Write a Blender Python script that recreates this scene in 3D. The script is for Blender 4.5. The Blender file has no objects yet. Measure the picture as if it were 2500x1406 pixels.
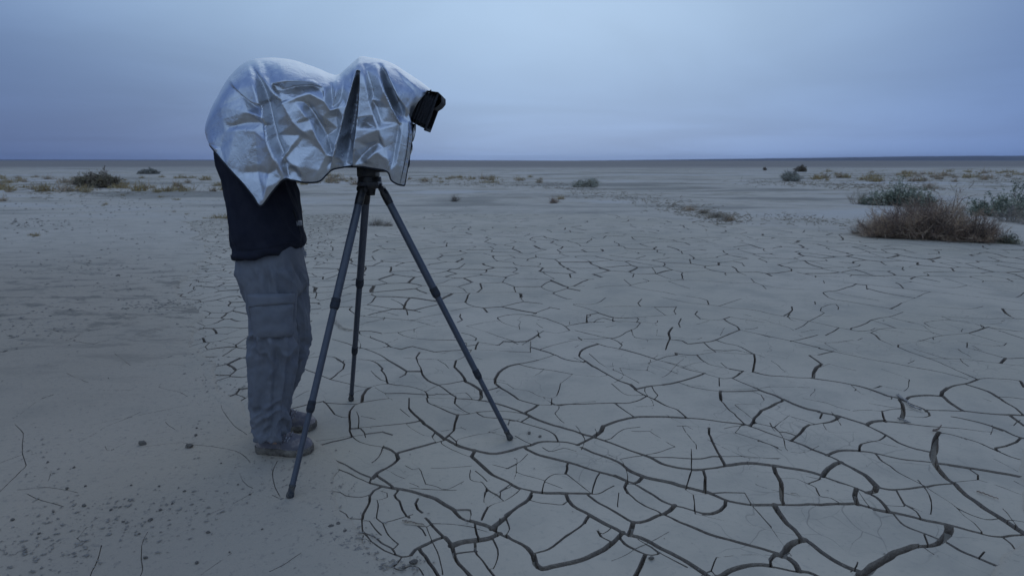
import bpy, bmesh, math, random
import numpy as np
from mathutils import Vector, Matrix, noise as mnoise
from mathutils.geometry import delaunay_2d_cdt

S = bpy.context.scene
R = math.radians
rng = random.Random(7)
nrg = np.random.default_rng(11)

# ------------------------------------------------------------------ camera
CAM_H = 1.30
PITCH = R(11.6)
FPX = 1513.0                      # focal length in photograph pixels (2500 wide)
cd = bpy.data.cameras.new('camera')
cam = bpy.data.objects.new('camera', cd)
S.collection.objects.link(cam)
cam.location = (0, 0, CAM_H)
cam.rotation_euler = (R(90) - PITCH, 0, 0)
cd.sensor_fit = 'HORIZONTAL'
cd.sensor_width = 36
cd.lens = FPX / 2500 * 36
cd.clip_start = 0.05
cd.clip_end = 60000
cd.dof.use_dof = True
cd.dof.focus_distance = 2.85
cd.dof.aperture_fstop = 4.0
S.camera = cam

# ------------------------------------------------------------------ sky and light (overcast dusk)
SUN_EL, SUN_AZ = R(34), R(6)      # soft glow ahead of the camera, a little right of its axis
W = bpy.data.worlds.new('World')
S.world = W
W.use_nodes = True
wn, wl = W.node_tree.nodes, W.node_tree.links
wn.clear()
def wnode(t, **kw):
    n = wn.new(t)
    for k, v in kw.items():
        setattr(n, k, v)
    return n
def wmath(op, a, b=None, clamp=False):
    n = wnode('ShaderNodeMath', operation=op, use_clamp=clamp)
    for i, v in enumerate((a, b)):
        if v is None: continue
        if isinstance(v, (int, float)): n.inputs[i].default_value = v
        else: wl.new(v, n.inputs[i])
    return n.outputs[0]
def wsmooth(v, lo, hi):
    n = wnode('ShaderNodeMapRange', interpolation_type='SMOOTHSTEP')
    wl.new(v, n.inputs[0])
    n.inputs[1].default_value, n.inputs[2].default_value = lo, hi
    return n.outputs[0]
def wmix(f, a, b):
    n = wnode('ShaderNodeMix', data_type='RGBA')
    for s, v in ((n.inputs[0], f), (n.inputs[6], a), (n.inputs[7], b)):
        if isinstance(v, (int, float)): s.default_value = v
        elif isinstance(v, tuple): s.default_value = (*v, 1)
        else: wl.new(v, s)
    return n.outputs[2]
tc = wnode('ShaderNodeTexCoord')
sep = wnode('ShaderNodeSeparateXYZ')
wl.new(tc.outputs['Generated'], sep.inputs[0])
def wdot(v):
    n = wnode('ShaderNodeVectorMath', operation='DOT_PRODUCT')
    wl.new(tc.outputs['Generated'], n.inputs[0])
    n.inputs[1].default_value = Vector(v).normalized()
    return n.outputs['Value']
zel = sep.outputs['Z']
sky = wnode('ShaderNodeTexSky', sky_type='NISHITA')
sky.sun_disc = False
sky.sun_elevation = SUN_EL
sky.sun_rotation = SUN_AZ
sky.air_density, sky.dust_density, sky.ozone_density = 1.0, 2.0, 4.0
# cloud deck: direction flattened so that streaks close up towards the horizon
den = wmath('ADD', wmath('MAXIMUM', zel, 0.0), 0.10)
cmb = wnode('ShaderNodeCombineXYZ')
wl.new(wmath('DIVIDE', sep.outputs['X'], den), cmb.inputs[0])
wl.new(wmath('DIVIDE', sep.outputs['Y'], den), cmb.inputs[1])
nz = wnode('ShaderNodeTexNoise')
nz.inputs['Scale'].default_value = 0.42
nz.inputs['Detail'].default_value = 5
nz.inputs['Roughness'].default_value = 0.5
nz.inputs['Distortion'].default_value = 0.6
wl.new(cmb.outputs[0], nz.inputs['Vector'])
streak = wsmooth(nz.outputs['Fac'], 0.30, 0.72)
glow = wsmooth(wdot((math.sin(R(-3)), math.cos(R(-3)), math.tan(R(26)))), 0.60, 1.0)
low = wmath('SUBTRACT', 1.0, wsmooth(zel, 0.0, 0.22))
bank = wmath('MULTIPLY', wsmooth(wdot((-0.74, 0.67, 0.05)), 0.66, 1.02), wmath('SUBTRACT', 1.0, wsmooth(zel, -0.04, 0.33)))
base = wmix(glow, (0.094, 0.170, 0.405), (0.385, 0.56, 0.79))
base = wmix(wmath('MULTIPLY', wsmooth(sep.outputs['Y'], 0.25, -0.6), 0.85), base, (0.35, 0.50, 0.75))   # the open western sky behind the camera
base = wmix(wmath('MULTIPLY', low, 0.55), base, (0.162, 0.290, 0.60))
base = wmix(wmath('MULTIPLY', bank, 0.74), base, (0.072, 0.110, 0.245))
streaked = wnode('ShaderNodeVectorMath', operation='SCALE')
wl.new(base, streaked.inputs[0])
wl.new(wmath('ADD', wmath('MULTIPLY', streak, 0.17), 0.905), streaked.inputs['Scale'])
skyc = wnode('ShaderNodeVectorMath', operation='SCALE')
wl.new(sky.outputs[0], skyc.inputs[0])
skyc.inputs['Scale'].default_value = 0.06
up = wmath('ADD', wmath('MULTIPLY', wsmooth(zel, 0.22, 0.85), 0.30), 1.0)   # an overcast sky is brightest overhead
deck = wnode('ShaderNodeVectorMath', operation='SCALE')
wl.new(wmix(0.90, skyc.outputs[0], streaked.outputs[0]), deck.inputs[0])
wl.new(up, deck.inputs['Scale'])
bg = wnode('ShaderNodeBackground')
wl.new(deck.outputs[0], bg.inputs['Color'])
bg.inputs['Strength'].default_value = 1.0
wo = wnode('ShaderNodeOutputWorld')
wl.new(bg.outputs[0], wo.inputs['Surface'])
sd = bpy.data.lights.new('sun', 'SUN')
sd.energy = 0.2
sd.angle = R(60)
sd.color = (1.0, 0.97, 0.93)
sun = bpy.data.objects.new('sun', sd)
S.collection.objects.link(sun)
sun.rotation_euler = Vector((-math.sin(SUN_AZ) * math.cos(SUN_EL), -math.cos(SUN_AZ) * math.cos(SUN_EL), -math.sin(SUN_EL))).to_track_quat('-Z', 'Y').to_euler()
sun.location = (3, 20, 14)
vs = S.view_settings
vs.view_transform, vs.look, vs.exposure, vs.gamma = 'Standard', 'None', 0.0, 1.0
vs.use_curve_mapping = False

# ------------------------------------------------------------------ helpers
CP, SP = math.cos(PITCH), math.sin(PITCH)
def ray(px, py):
    u, v = px - 1250.0, py - 703.0
    return np.stack([u + 0 * v, FPX * CP - v * SP + 0 * u, -FPX * SP - v * CP + 0 * u], -1)
def gp(px, py):
    """photo pixel -> point on the ground plane (x, y)"""
    d = ray(np.asarray(px, float), np.asarray(py, float))
    t = -CAM_H / d[..., 2]
    return d[..., 0] * t, d[..., 1] * t
def at(px, py, Y):
    """photo pixel -> point at distance Y in front of the camera"""
    d = ray(np.asarray(px, float), np.asarray(py, float))
    t = Y / d[..., 1]
    return np.stack([d[..., 0] * t, d[..., 1] * t, CAM_H + d[..., 2] * t], -1)
def topx(x, y, z=0.0):
    f = y * CP - (z - CAM_H) * SP
    return 1250 + FPX * x / f, 703 - FPX * (y * SP + (z - CAM_H) * CP) / f

def hash2(ix, iy, k=0):
    h = (ix.astype(np.int64) * 374761393 + iy.astype(np.int64) * 668265263 + k * 974634777) & 0xFFFFFFFF
    h = ((h ^ (h >> 13)) * 1274126177) & 0xFFFFFFFF
    h = (h ^ (h >> 16)) * 2246822519 & 0xFFFFFFFF
    return ((h ^ (h >> 15)) & 0xFFFFFF) / float(0x1000000)
def vnoise(x, y, k=0):
    ix, iy = np.floor(x), np.floor(y)
    fx, fy = x - ix, y - iy
    fx, fy = fx * fx * (3 - 2 * fx), fy * fy * (3 - 2 * fy)
    a, b = hash2(ix, iy, k), hash2(ix + 1, iy, k)
    c, d = hash2(ix, iy + 1, k), hash2(ix + 1, iy + 1, k)
    return (a + (b - a) * fx) * (1 - fy) + (c + (d - c) * fx) * fy
def fbm(x, y, k=0, o=3):
    r, a, n = 0, 0.5, 0
    for i in range(o):
        r = r + a * vnoise(x * 2 ** i, y * 2 ** i, k + i * 17); n += a; a *= 0.5
    return r / n
def sstep(v, a, b):
    t = np.clip((v - a) / (b - a), 0, 1)
    return t * t * (3 - 2 * t)

COL = S.collection
def link(o, parent=None):
    COL.objects.link(o)
    if parent is not None: o.parent = parent
    return o
def mesh_obj(name, verts, faces, mat=None, parent=None, smooth=False):
    me = bpy.data.meshes.new(name)
    me.from_pydata([tuple(map(float, v)) for v in verts] if not isinstance(verts, np.ndarray) else verts.tolist(), [], [tuple(int(i) for i in f) for f in faces] if not isinstance(faces, np.ndarray) else faces.tolist())
    me.update()
    if mat: me.materials.append(mat)
    if smooth: me.polygons.foreach_set('use_smooth', [True] * len(me.polygons))
    return link(bpy.data.objects.new(name, me), parent)
def empty(name, loc):
    o = bpy.data.objects.new(name, None)
    o.empty_display_size = 0.1
    o.location = loc
    return link(o)
def tag(o, label=None, cat=None, group=None, kind=None):
    if label: o['label'] = label
    if cat: o['category'] = cat
    if group: o['group'] = group
    if kind: o['kind'] = kind
    return o
def keep(o, root):
    """parent a part built in world coordinates to its thing without moving it"""
    o.parent = root
    o.matrix_parent_inverse = Matrix.Translation(-root.location) if root.type == 'EMPTY' or True else Matrix()
    return o
def copy_tree(o, parent=None):
    c = o.copy(); link(c, parent)
    for k in ('label', 'category', 'group', 'kind'):
        if k in o: c[k] = o[k]
    for ch in o.children: copy_tree(ch, c)
    return c

class M:
    """small node-material helper"""
    def __init__(self, name):
        self.m = bpy.data.materials.new(name)
        self.m.use_nodes = True
        self.n, self.l = self.m.node_tree.nodes, self.m.node_tree.links
        self.b = self.n['Principled BSDF']
        self.tc = self.n.new('ShaderNodeTexCoord')
    def set(self, **kw):
        for k, v in kw.items():
            self.put(self.b.inputs[k.replace('_', ' ')], v)
        return self
    def put(self, sock, v):
        if isinstance(v, bpy.types.NodeSocket): self.l.new(v, sock)
        elif isinstance(v, tuple) and sock.type == 'RGBA': sock.default_value = (*v, 1) if len(v) == 3 else v
        else: sock.default_value = v
    def mapping(self, scale=(1, 1, 1), rot=(0, 0, 0), vec=None):
        n = self.n.new('ShaderNodeMapping')
        self.put(n.inputs['Vector'], vec or self.tc.outputs['Object'])
        n.inputs['Scale'].default_value = scale
        n.inputs['Rotation'].default_value = rot
        return n.outputs[0]
    def noise(self, scale, detail=4, rough=0.55, dist=0.0, vec=None):
        n = self.n.new('ShaderNodeTexNoise')
        self.put(n.inputs['Vector'], vec or self.tc.outputs['Object'])
        n.inputs['Scale'].default_value = scale
        n.inputs['Detail'].default_value = detail
        n.inputs['Roughness'].default_value = rough
        n.inputs['Distortion'].default_value = dist
        return n
    def voro(self, scale, feature='DISTANCE_TO_EDGE', vec=None, rand=1.0):
        n = self.n.new('ShaderNodeTexVoronoi')
        n.feature = feature
        self.put(n.inputs['Vector'], vec or self.tc.outputs['Object'])
        n.inputs['Scale'].default_value = scale
        n.inputs['Randomness'].default_value = rand
        return n
    def rng(self, v, a, b, lo=0.0, hi=1.0, smooth=True):
        n = self.n.new('ShaderNodeMapRange')
        if smooth: n.interpolation_type = 'SMOOTHSTEP'
        self.put(n.inputs[0], v)
        for i, q in enumerate((a, b, lo, hi)): n.inputs[i + 1].default_value = q
        return n.outputs[0]
    def math(self, op, a, b=0.0):
        n = self.n.new('ShaderNodeMath'); n.operation = op
        self.put(n.inputs[0], a); self.put(n.inputs[1], b)
        return n.outputs[0]
    def mix(self, f, a, b):
        n = self.n.new('ShaderNodeMix'); n.data_type = 'RGBA'
        self.put(n.inputs[0], f); self.put(n.inputs[6], a); self.put(n.inputs[7], b)
        return n.outputs[2]
    def bump(self, h, strength=0.3, dist=0.01, normal=None):
        n = self.n.new('ShaderNodeBump')
        self.put(n.inputs['Height'], h)
        n.inputs['Strength'].default_value = strength
        n.inputs['Distance'].default_value = dist
        if normal is not None: self.l.new(normal, n.inputs['Normal'])
        return n.outputs[0]

# ------------------------------------------------------------------ the crack network of the near mud, read off the photograph
# each tile: (x of its corner, y of its corner, enlargement, [(width class, [x, y, x, y, ...]), ...])
CRACKS = [
(700, 760, 3.125, [
 (2, [930,665, 930,735]), (3, [930,735, 985,790, 1080,870, 1160,930, 1215,968]),
 (3, [1215,968, 1250,990, 1330,1025, 1440,1055, 1560,1078, 1640,1070, 1760,1035, 1860,1010, 1950,985, 2060,985, 2140,990, 2220,1010]),
 (3, [1215,968, 1140,990, 1050,1020, 950,1045, 850,1070]),
 (2, [500,945, 560,985, 640,1010, 740,1025, 800,1050, 835,1080]), (3, [835,1080, 850,1115, 820,1150, 760,1190, 700,1225, 650,1260]),
 (2, [580,690, 520,710, 485,750, 478,820, 480,900, 500,945]),
 (2, [580,690, 720,668, 850,655, 1000,652, 1070,650, 1200,652, 1300,655, 1480,668, 1620,700, 1720,730, 1815,770]),
 (3, [640,575, 600,600, 580,640, 580,690]), (2, [640,575, 700,555, 780,548, 830,558, 940,570, 1020,590, 1070,620, 1080,650]),
 (2, [130,430, 200,460, 260,485, 330,515, 420,535, 540,565, 630,580]),
 (2, [1070,650, 1080,685, 1160,725, 1240,760, 1290,780, 1380,775, 1450,760, 1540,752, 1620,748, 1720,755, 1815,770]),
 (3, [1300,782, 1280,850, 1280,900, 1240,935, 1205,965]),
 (2, [1020,310, 985,350, 1000,395, 1025,430, 1030,475, 1080,525, 1165,560, 1230,605, 1285,640, 1285,690, 1330,735, 1395,770]),
 (3, [1290,370, 1280,420, 1330,470, 1370,530, 1430,560, 1480,595, 1480,650, 1465,668]),
 (2, [1290,370, 1350,345, 1400,310, 1410,295]), (3, [1440,290, 1460,235]),
 (2, [750,240, 800,270, 870,292, 950,302, 1020,310]), (1, [1020,310, 1110,308, 1240,298, 1400,292, 1540,295, 1680,305, 1780,325, 1860,350, 1920,372]),
 (1, [850,165, 890,185, 980,205, 1120,215, 1300,218, 1440,222]), (2, [1440,222, 1445,205, 1400,180, 1330,165]), (1, [850,165, 900,150, 980,138]),
 (2, [1370,110, 1500,150, 1620,190, 1760,240, 1880,280, 2030,325, 2120,365, 2200,380, 2270,385]),
 (1, [1960,150, 1880,200, 1800,245]), (1, [1780,245, 1730,260, 1620,258, 1540,245, 1460,235]), (1, [1230,105, 1370,110, 1500,85, 1620,70]),
 (1, [1610,55, 1640,80, 1720,110, 1850,135, 1970,155, 2070,165, 2160,145]),
 (2, [1610,45, 1700,25, 1800,22, 1900,35, 1980,55, 2060,85, 2130,115, 2160,145]), (1, [2130,115, 2200,97, 2300,85, 2420,80]), (2, [2290,85, 2285,50, 2320,30]),
 (1, [1940,290, 2050,255, 2200,220, 2250,225]), (1, [1770,395, 1860,380, 1930,365, 2030,335]),
 (3, [1590,545, 1590,510, 1620,460, 1690,415, 1770,395]), (2, [1770,395, 1880,425, 2020,445, 2180,475, 2300,492, 2380,495, 2440,485]),
 (3, [1590,545, 1640,580, 1710,620, 1770,660, 1850,685, 1920,705]), (2, [1920,705, 2050,708, 2200,705, 2350,700, 2500,697]),
 (3, [1920,705, 1870,740, 1815,770]), (3, [1815,770, 1900,810, 2000,850, 2080,875, 2180,900, 2280,935, 2340,950]),
 (2, [1860,790, 1790,832]), (1, [1700,815, 1690,860]),
 (2, [1450,762, 1500,795, 1600,805, 1700,815, 1790,835, 1900,870, 2000,905, 2050,940, 2070,985]),
 (2, [1480,598, 1550,590, 1615,572]), (1, [1060,605, 1150,560, 1240,545, 1345,525]), (1, [1000,362, 1120,362, 1280,370]),
 (2, [610,285, 700,325, 800,385, 870,425, 915,455, 900,480, 860,500]), (2, [915,455, 1025,455]),
 (2, [560,365, 640,375, 700,400, 735,435]), (2, [720,445, 760,490, 770,540, 780,548]), (1, [640,450, 680,490, 720,520, 765,530]),
 (2, [350,210, 450,240, 540,270, 610,285]), (1, [610,285, 700,282, 770,265]), (2, [170,350, 280,340, 360,345, 410,370, 440,400, 430,440, 390,470, 330,515]),
 (1, [440,370, 500,365, 560,365]), (2, [555,170, 640,200, 750,240]), (1, [640,185, 730,170, 850,160]), (1, [540,150, 640,150, 720,165]),
 (2, [560,35, 740,50, 860,62, 970,75, 1060,95, 1130,115, 1230,105]), (1, [550,105, 640,80, 750,55]), (1, [960,70, 1060,40, 1200,15]), (2, [920,0, 925,25]),
 (2, [1330,20, 1320,40, 1340,65, 1300,85]),
 (2, [240,1130, 330,1165, 430,1205, 540,1260, 640,1300]), (3, [640,1300, 740,1325, 840,1340, 960,1365, 1060,1395]),
 (1, [250,1020, 300,1090, 370,1125, 460,1165, 560,1225, 650,1258]), (2, [240,1015, 330,990, 430,970, 500,950]), (2, [650,1260, 635,1295]),
 (2, [690,1245, 760,1290, 800,1325]), (1, [480,885, 620,875, 760,862, 900,848, 1010,830]),
 (2, [280,680, 330,730, 370,780, 420,800, 478,800]), (2, [20,740, 120,715, 200,695, 280,680]), (1, [280,690, 450,700, 540,700, 580,690]),
 (3, [1430,1060, 1410,1100, 1440,1130, 1500,1180, 1580,1240, 1680,1290, 1760,1335, 1850,1360, 1950,1372, 2080,1375, 2290,1380]),
 (3, [1820,1030, 1900,1080, 2020,1110, 2140,1140, 2260,1180, 2380,1215, 2500,1245]),
 (1, [1180,1000, 1260,1045, 1340,1080, 1410,1105]), (1, [1130,915, 1110,950, 1140,990]), (0, [860,740, 900,770, 940,800]), (0, [910,850, 960,890, 1050,940, 1110,940]),
 (1, [560,880, 590,910, 605,950]), (0, [530,760, 550,800, 545,878]), (1, [1240,940, 1300,990]), (1, [1950,1030, 2000,1060, 2060,1050, 2110,1035, 2210,1060]),
 (0, [1600,530, 1680,545, 1730,580, 1850,600, 1930,640, 2020,655]), (1, [2090,545, 2060,640, 2020,660, 2018,705]), (0, [2090,545, 2180,478]),
 (1, [1740,940, 1800,975, 1870,1005]), (1, [2350,890, 2370,930, 2340,950]), (0, [1310,970, 1450,935, 1600,910]),
 (0, [1975,1290, 2100,1340]), (2, [2150,1142, 2130,1230]), (1, [2130,1230, 2040,1232, 1990,1260, 1960,1310, 1945,1372]), (1, [2130,1230, 2200,1280, 2320,1378]),
 (1, [2390,1218, 2350,1290, 2330,1370]), (1, [2290,1380, 2380,1380, 2440,1350, 2500,1320]),
 (1, [1440,1210, 1490,1250, 1530,1290]), (0, [1680,1190, 1770,1140, 1840,1080]), (0, [1570,1160, 1690,1190, 1800,1235, 1960,1275]), (0, [1480,1290, 1520,1340, 1510,1400]),
 (0, [900,1170, 960,1200, 1010,1190, 1060,1310]), (1, [930,1300, 1010,1330]), (0, [1060,1310, 1150,1330, 1220,1350, 1350,1290]),
]),
(1400, 680, 3.905, [
 (2, [0,250, 90,275, 200,310, 290,345, 390,370, 490,375, 620,368]), (1, [620,368, 740,360, 890,350]),
 (1, [0,440, 130,415, 280,408, 470,405, 600,415, 720,435, 900,460, 1050,470, 1200,488, 1330,505, 1480,525]),
 (3, [950,465, 905,520, 920,575]), (2, [920,575, 895,620, 880,680]),
 (3, [1490,365, 1430,385, 1490,425, 1560,460, 1580,490, 1500,525]), (2, [1500,525, 1400,570, 1310,600, 1180,615, 1090,622, 1040,595, 960,585]), (1, [960,585, 850,580, 740,578, 620,595, 470,602]),
 (2, [1580,490, 1700,515, 1860,550, 2000,580, 2100,600, 2200,625, 2343,662]),
 (2, [20,495, 120,520, 240,550, 350,570, 430,600, 465,635, 440,668]),
 (2, [45,560, 80,590, 170,600, 240,625, 330,650, 440,668, 560,700, 700,740, 800,775, 920,810, 1040,850, 1130,878, 1240,905, 1330,935, 1420,960, 1510,955]),
 (3, [240,625, 120,660, 60,700, 55,740, 120,790, 230,860]), (2, [230,860, 340,925, 440,975, 540,1010]), (3, [540,1010, 590,1055]),
 (2, [350,570, 430,555, 500,510, 600,470, 635,425]),
 (2, [590,1055, 700,1030, 850,1015]), (3, [850,1015, 1000,990, 1100,960, 1180,935, 1250,905]),
 (3, [590,1055, 660,1100, 780,1155, 880,1210, 990,1250, 1040,1290, 1080,1330]),
 (3, [1080,1330, 960,1325, 820,1318, 700,1318, 600,1322, 480,1340, 380,1365, 285,1402]), (3, [1080,1330, 1200,1340, 1330,1355, 1450,1370, 1560,1385, 1640,1395]),
 (2, [700,1125, 640,1155, 540,1185, 390,1185]), (2, [400,1185, 470,1240, 540,1290, 585,1325]),
 (1, [800,775, 700,810, 580,840, 380,858]), (1, [800,775, 880,745, 990,725]),
 (2, [970,705, 1020,718, 1110,728, 1200,725, 1290,710, 1360,700, 1470,708, 1600,718, 1720,720, 1860,725, 2000,730, 2130,732, 2240,732]),
 (2, [1240,610, 1300,660, 1360,700]), (2, [1360,585, 1450,620, 1560,640, 1640,675, 1715,720]), (3, [1720,722, 1735,770, 1720,840, 1710,895]),
 (2, [1175,728, 1220,775, 1290,815, 1400,842, 1520,865, 1640,885, 1720,895]), (3, [1720,895, 1850,925, 2000,935, 2150,948, 2260,952]),
 (1, [1240,795, 1140,810, 1040,848]), (3, [1620,885, 1560,930, 1510,955]),
 (2, [1510,955, 1600,995, 1700,1035, 1800,1080, 1900,1110, 2000,1155]), (3, [2000,1155, 2120,1210, 2240,1250, 2343,1272]),
 (3, [1400,1085, 1400,1160]), (2, [1400,1160, 1460,1230, 1530,1290, 1590,1345, 1635,1395]), (3, [2010,1158, 1900,1210, 1800,1260, 1730,1330, 1690,1400]),
 (1, [1000,992, 1110,1030, 1220,1055, 1390,1078, 1530,1080, 1680,1075, 1780,1068]), (1, [1390,960, 1390,1035]), (1, [360,1000, 420,1050, 510,1110, 660,1110]),
 (1, [745,1028, 770,1070, 805,1110, 770,1150]), (1, [150,715, 220,780, 320,850, 420,890, 560,960, 625,998]), (0, [720,815, 840,850, 940,890, 990,910]), (1, [1710,1078, 1790,1110, 1820,1160]),
 (1, [380,370, 375,407]), (2, [600,370, 620,385, 605,412]), (2, [130,345, 125,370, 135,415]), (1, [240,325, 130,345]),
 (2, [980,270, 960,310, 975,340, 890,352]), (2, [1180,310, 1160,340, 1210,385]), (1, [1210,385, 1330,395, 1430,390]), (2, [1025,380, 1005,430, 1015,468]),
 (1, [770,268, 820,310, 880,350]), (1, [290,270, 500,265, 770,268, 980,268]), (2, [840,175, 950,200, 1080,228, 1200,240, 1390,260]), (1, [1390,260, 1500,225, 1600,195]),
 (2, [1290,245, 1275,210, 1200,185, 1080,165]), (1, [0,245, 180,245, 260,220, 305,185]), (2, [650,195, 615,235, 640,265]), (2, [530,70, 640,95, 780,115, 880,130, 980,155]),
 (2, [530,70, 620,45, 720,25, 660,0]), (1, [530,70, 430,70, 320,75, 200,95]), (1, [480,10, 540,62]), (2, [1390,260, 1515,280, 1640,288, 1780,310, 1900,340, 2020,360, 2130,385, 2240,405]),
 (2, [2240,405, 2190,450, 2120,485]), (2, [1690,0, 1720,35, 1800,65, 1835,100]), (1, [1810,68, 2000,95, 2200,105]), (1, [905,25, 1000,60, 1110,95]), (1, [720,25, 905,25, 1050,5]),
 (1, [1000,10, 1300,25, 1570,45, 1720,40]), (2, [2080,265, 2085,300, 2030,362]), (1, [1490,365, 1600,385, 1820,420]),
]),
(1900, 680, 3.905, [
 (2, [390,667, 530,698, 660,725, 800,755, 960,785, 1150,815, 1330,852, 1500,880, 1640,912, 1800,952]), (2, [120,600, 250,570, 380,535]),
 (2, [287,732, 380,728]), (3, [380,728, 450,712, 525,697]), (3, [300,735, 360,780, 415,820]), (4, [415,820, 370,850, 335,900, 335,955]),
 (3, [307,952, 450,975, 560,990, 700,1015, 830,1045, 950,1085, 1050,1120, 1140,1140, 1200,1165]), (3, [1200,1165, 1250,1130, 1330,1115, 1450,1110, 1560,1115]),
 (4, [1560,1115, 1560,1080, 1620,1040]), (3, [1620,1040, 1700,1010, 1780,1000, 1850,980, 1900,955]), (3, [1570,1115, 1620,1170, 1700,1225, 1770,1262]),
 (3, [1780,1000, 1880,1030, 2000,1070, 2090,1120, 2180,1180, 2270,1230, 2343,1300]), (2, [1900,955, 1980,945, 2100,948, 2220,955, 2300,965]), (3, [2300,965, 2343,1030]),
 (2, [1900,955, 1820,920, 1700,868, 1570,808, 1430,755, 1300,712, 1200,675, 1145,650, 1150,625]),
 (2, [1090,628, 1150,625, 1300,600, 1400,575, 1500,545, 1600,530, 1720,520, 1820,510]), (3, [1820,510, 1900,485, 2000,452]), (3, [880,510, 930,535, 970,580]), (2, [970,580, 1030,605, 1090,628]),
 (1, [880,510, 940,485, 1020,470, 1120,465, 1250,475, 1400,490, 1500,515, 1570,535]), (2, [290,405, 420,430, 580,465, 700,485, 830,515, 880,510]), (2, [580,465, 520,505, 450,540]),
 (2, [700,470, 780,448, 840,420, 880,392, 960,370, 1060,355, 1130,335, 1195,310]), (2, [890,392, 960,410, 1040,435, 1115,465]), (2, [1060,358, 1160,385, 1280,415]),
 (2, [440,145, 480,180, 540,200, 640,212, 760,232, 880,250, 1000,268, 1100,285, 1195,310, 1330,325, 1450,345, 1560,350, 1700,362, 1900,372, 2080,375, 2240,375, 2343,382]),
 (3, [440,145, 430,130, 480,118]), (2, [480,118, 560,112, 650,85, 710,70, 740,48]), (3, [1070,282, 1140,250, 1180,225]), (2, [1180,225, 1260,200, 1320,175, 1390,145, 1450,125]),
 (2, [1340,172, 1480,200, 1600,215, 1750,240, 1950,262, 2100,280, 2200,292, 2343,305]), (1, [1430,258, 1550,268, 1700,280, 1850,283, 1960,263]), (4, [2140,290, 2170,330, 2210,355]), (2, [2210,355, 2260,375]),
 (2, [1560,352, 1650,385]), (0, [1650,385, 1800,410, 1960,445]), (1, [1650,385, 1590,385, 1480,395, 1390,415, 1440,450, 1560,475, 1680,495, 1820,512]),
 (3, [1120,40, 1160,60, 1190,95]), (2, [840,70, 850,100]), (1, [620,40, 740,50, 900,65, 1100,85, 1300,108, 1500,130, 1700,150, 1900,175, 2100,200, 2343,238]),
 (1, [860,95, 1000,130, 1200,165, 1300,180]), (1, [500,120, 700,160, 960,205]), (2, [2005,452, 2150,500, 2343,565]), (1, [2040,460, 2343,500]),
 (1, [1820,515, 1950,550, 2080,590, 2180,608]), (2, [2180,608, 2150,630, 2050,632]), (1, [2050,632, 1900,615, 1780,600, 1650,605, 1560,595, 1480,575]),
 (1, [1805,605, 1800,650]), (2, [1800,650, 1920,680, 2040,715, 2180,750, 2343,748]), (3, [2170,752, 2120,798]), (1, [1430,755, 1600,758, 1760,758, 1900,775, 2050,790, 2130,800, 2250,815, 2343,822]),
 (1, [1290,665, 1400,700, 1500,730, 1600,755]), (1, [1730,758, 1760,795, 1820,830]), (4, [1160,1160, 1200,1230, 1190,1290, 1165,1340]), (2, [1430,1255, 1560,1258]), (3, [1560,1258, 1770,1262, 1950,1280, 2100,1290, 2230,1295, 2343,1298]),
 (3, [2200,1295, 2260,1340, 2343,1400]), (2, [1190,1160, 1280,1200, 1380,1240, 1430,1280, 1450,1310, 1400,1325, 1300,1320, 1200,1312]), (2, [2090,1120, 2200,1125, 2343,1138]),
 (2, [390,1279, 560,1310, 690,1350, 830,1395]), (1, [130,1320, 240,1350, 340,1385]), (2, [990,1270, 1000,1340, 1020,1372]),
 (1, [690,1015, 780,1095, 900,1140, 950,1165, 1080,1150]), (0, [180,1140, 350,1170, 470,1195, 560,1230, 680,1262]), (1, [710,1270, 840,1260, 990,1272, 1060,1255, 1180,1245]),
 (2, [130,265, 135,300, 60,350]), (1, [400,305, 410,275, 470,250, 550,240, 575,270, 570,295]), (2, [400,305, 440,325]), (1, [440,325, 380,360, 300,405]), (2, [430,20, 445,45]), (2, [350,215, 355,245]),
 (2, [2343,130, 2310,165, 2270,180]), (1, [2270,180, 2100,160, 1900,130]), (2, [1110,0, 1270,30, 1190,42]), (1, [1270,30, 1480,70, 1660,90, 1800,68]), (2, [1800,68, 1700,35, 1580,0]), (1, [1800,68, 1950,95, 2200,120]),
]),
(700, 1040, 3.8417, [
 (3, [1303,639, 1400,670, 1480,730, 1560,780, 1620,840, 1700,875, 1800,900, 1900,935, 1990,985, 2080,1030]), (2, [2080,1030, 2170,1080, 2240,1130, 2305,1200]),
 (2, [880,553, 810,590, 775,640, 770,700, 740,770, 700,860]), (2, [1030,595, 1010,630, 1060,690, 1080,770, 1110,830, 1140,850]), (2, [1240,665, 1210,710, 1230,770, 1270,800]),
 (1, [800,665, 850,675, 855,760, 845,850, 900,900, 940,990, 1000,1060, 1045,1095, 1010,1130]), (1, [905,895, 1000,870, 1100,840, 1180,815]), (2, [1310,850, 1360,910, 1420,970, 1480,1030]),
 (3, [1480,1030, 1380,1065, 1290,1100, 1210,1150, 1170,1200]), (3, [1480,1030, 1520,1070, 1550,1110, 1570,1170, 1600,1250, 1660,1320, 1740,1406, 1800,1470]),
 (4, [1550,1105, 1680,1070, 1800,1050, 1900,1030, 1985,990]), (2, [2305,630, 2260,690, 2160,760]), (3, [2160,760, 2060,830, 1980,900, 1930,940]),
 (2, [2185,585, 2110,650, 2040,690, 1950,715, 1890,750, 1860,810, 1835,870]), (2, [1760,910, 1780,1000, 1805,1050]), (2, [1760,1060, 1770,1150, 1830,1230, 1900,1320, 1970,1406]), (2, [1755,1155, 1690,1165, 1575,1180]),
 (1, [1230,925, 1270,960, 1300,1015]), (1, [700,880, 770,880, 830,950, 890,1010]), (1, [700,860, 705,950, 720,985]), (2, [800,1075, 860,1115, 920,1150, 1000,1190, 1080,1215, 1170,1200]),
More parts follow.
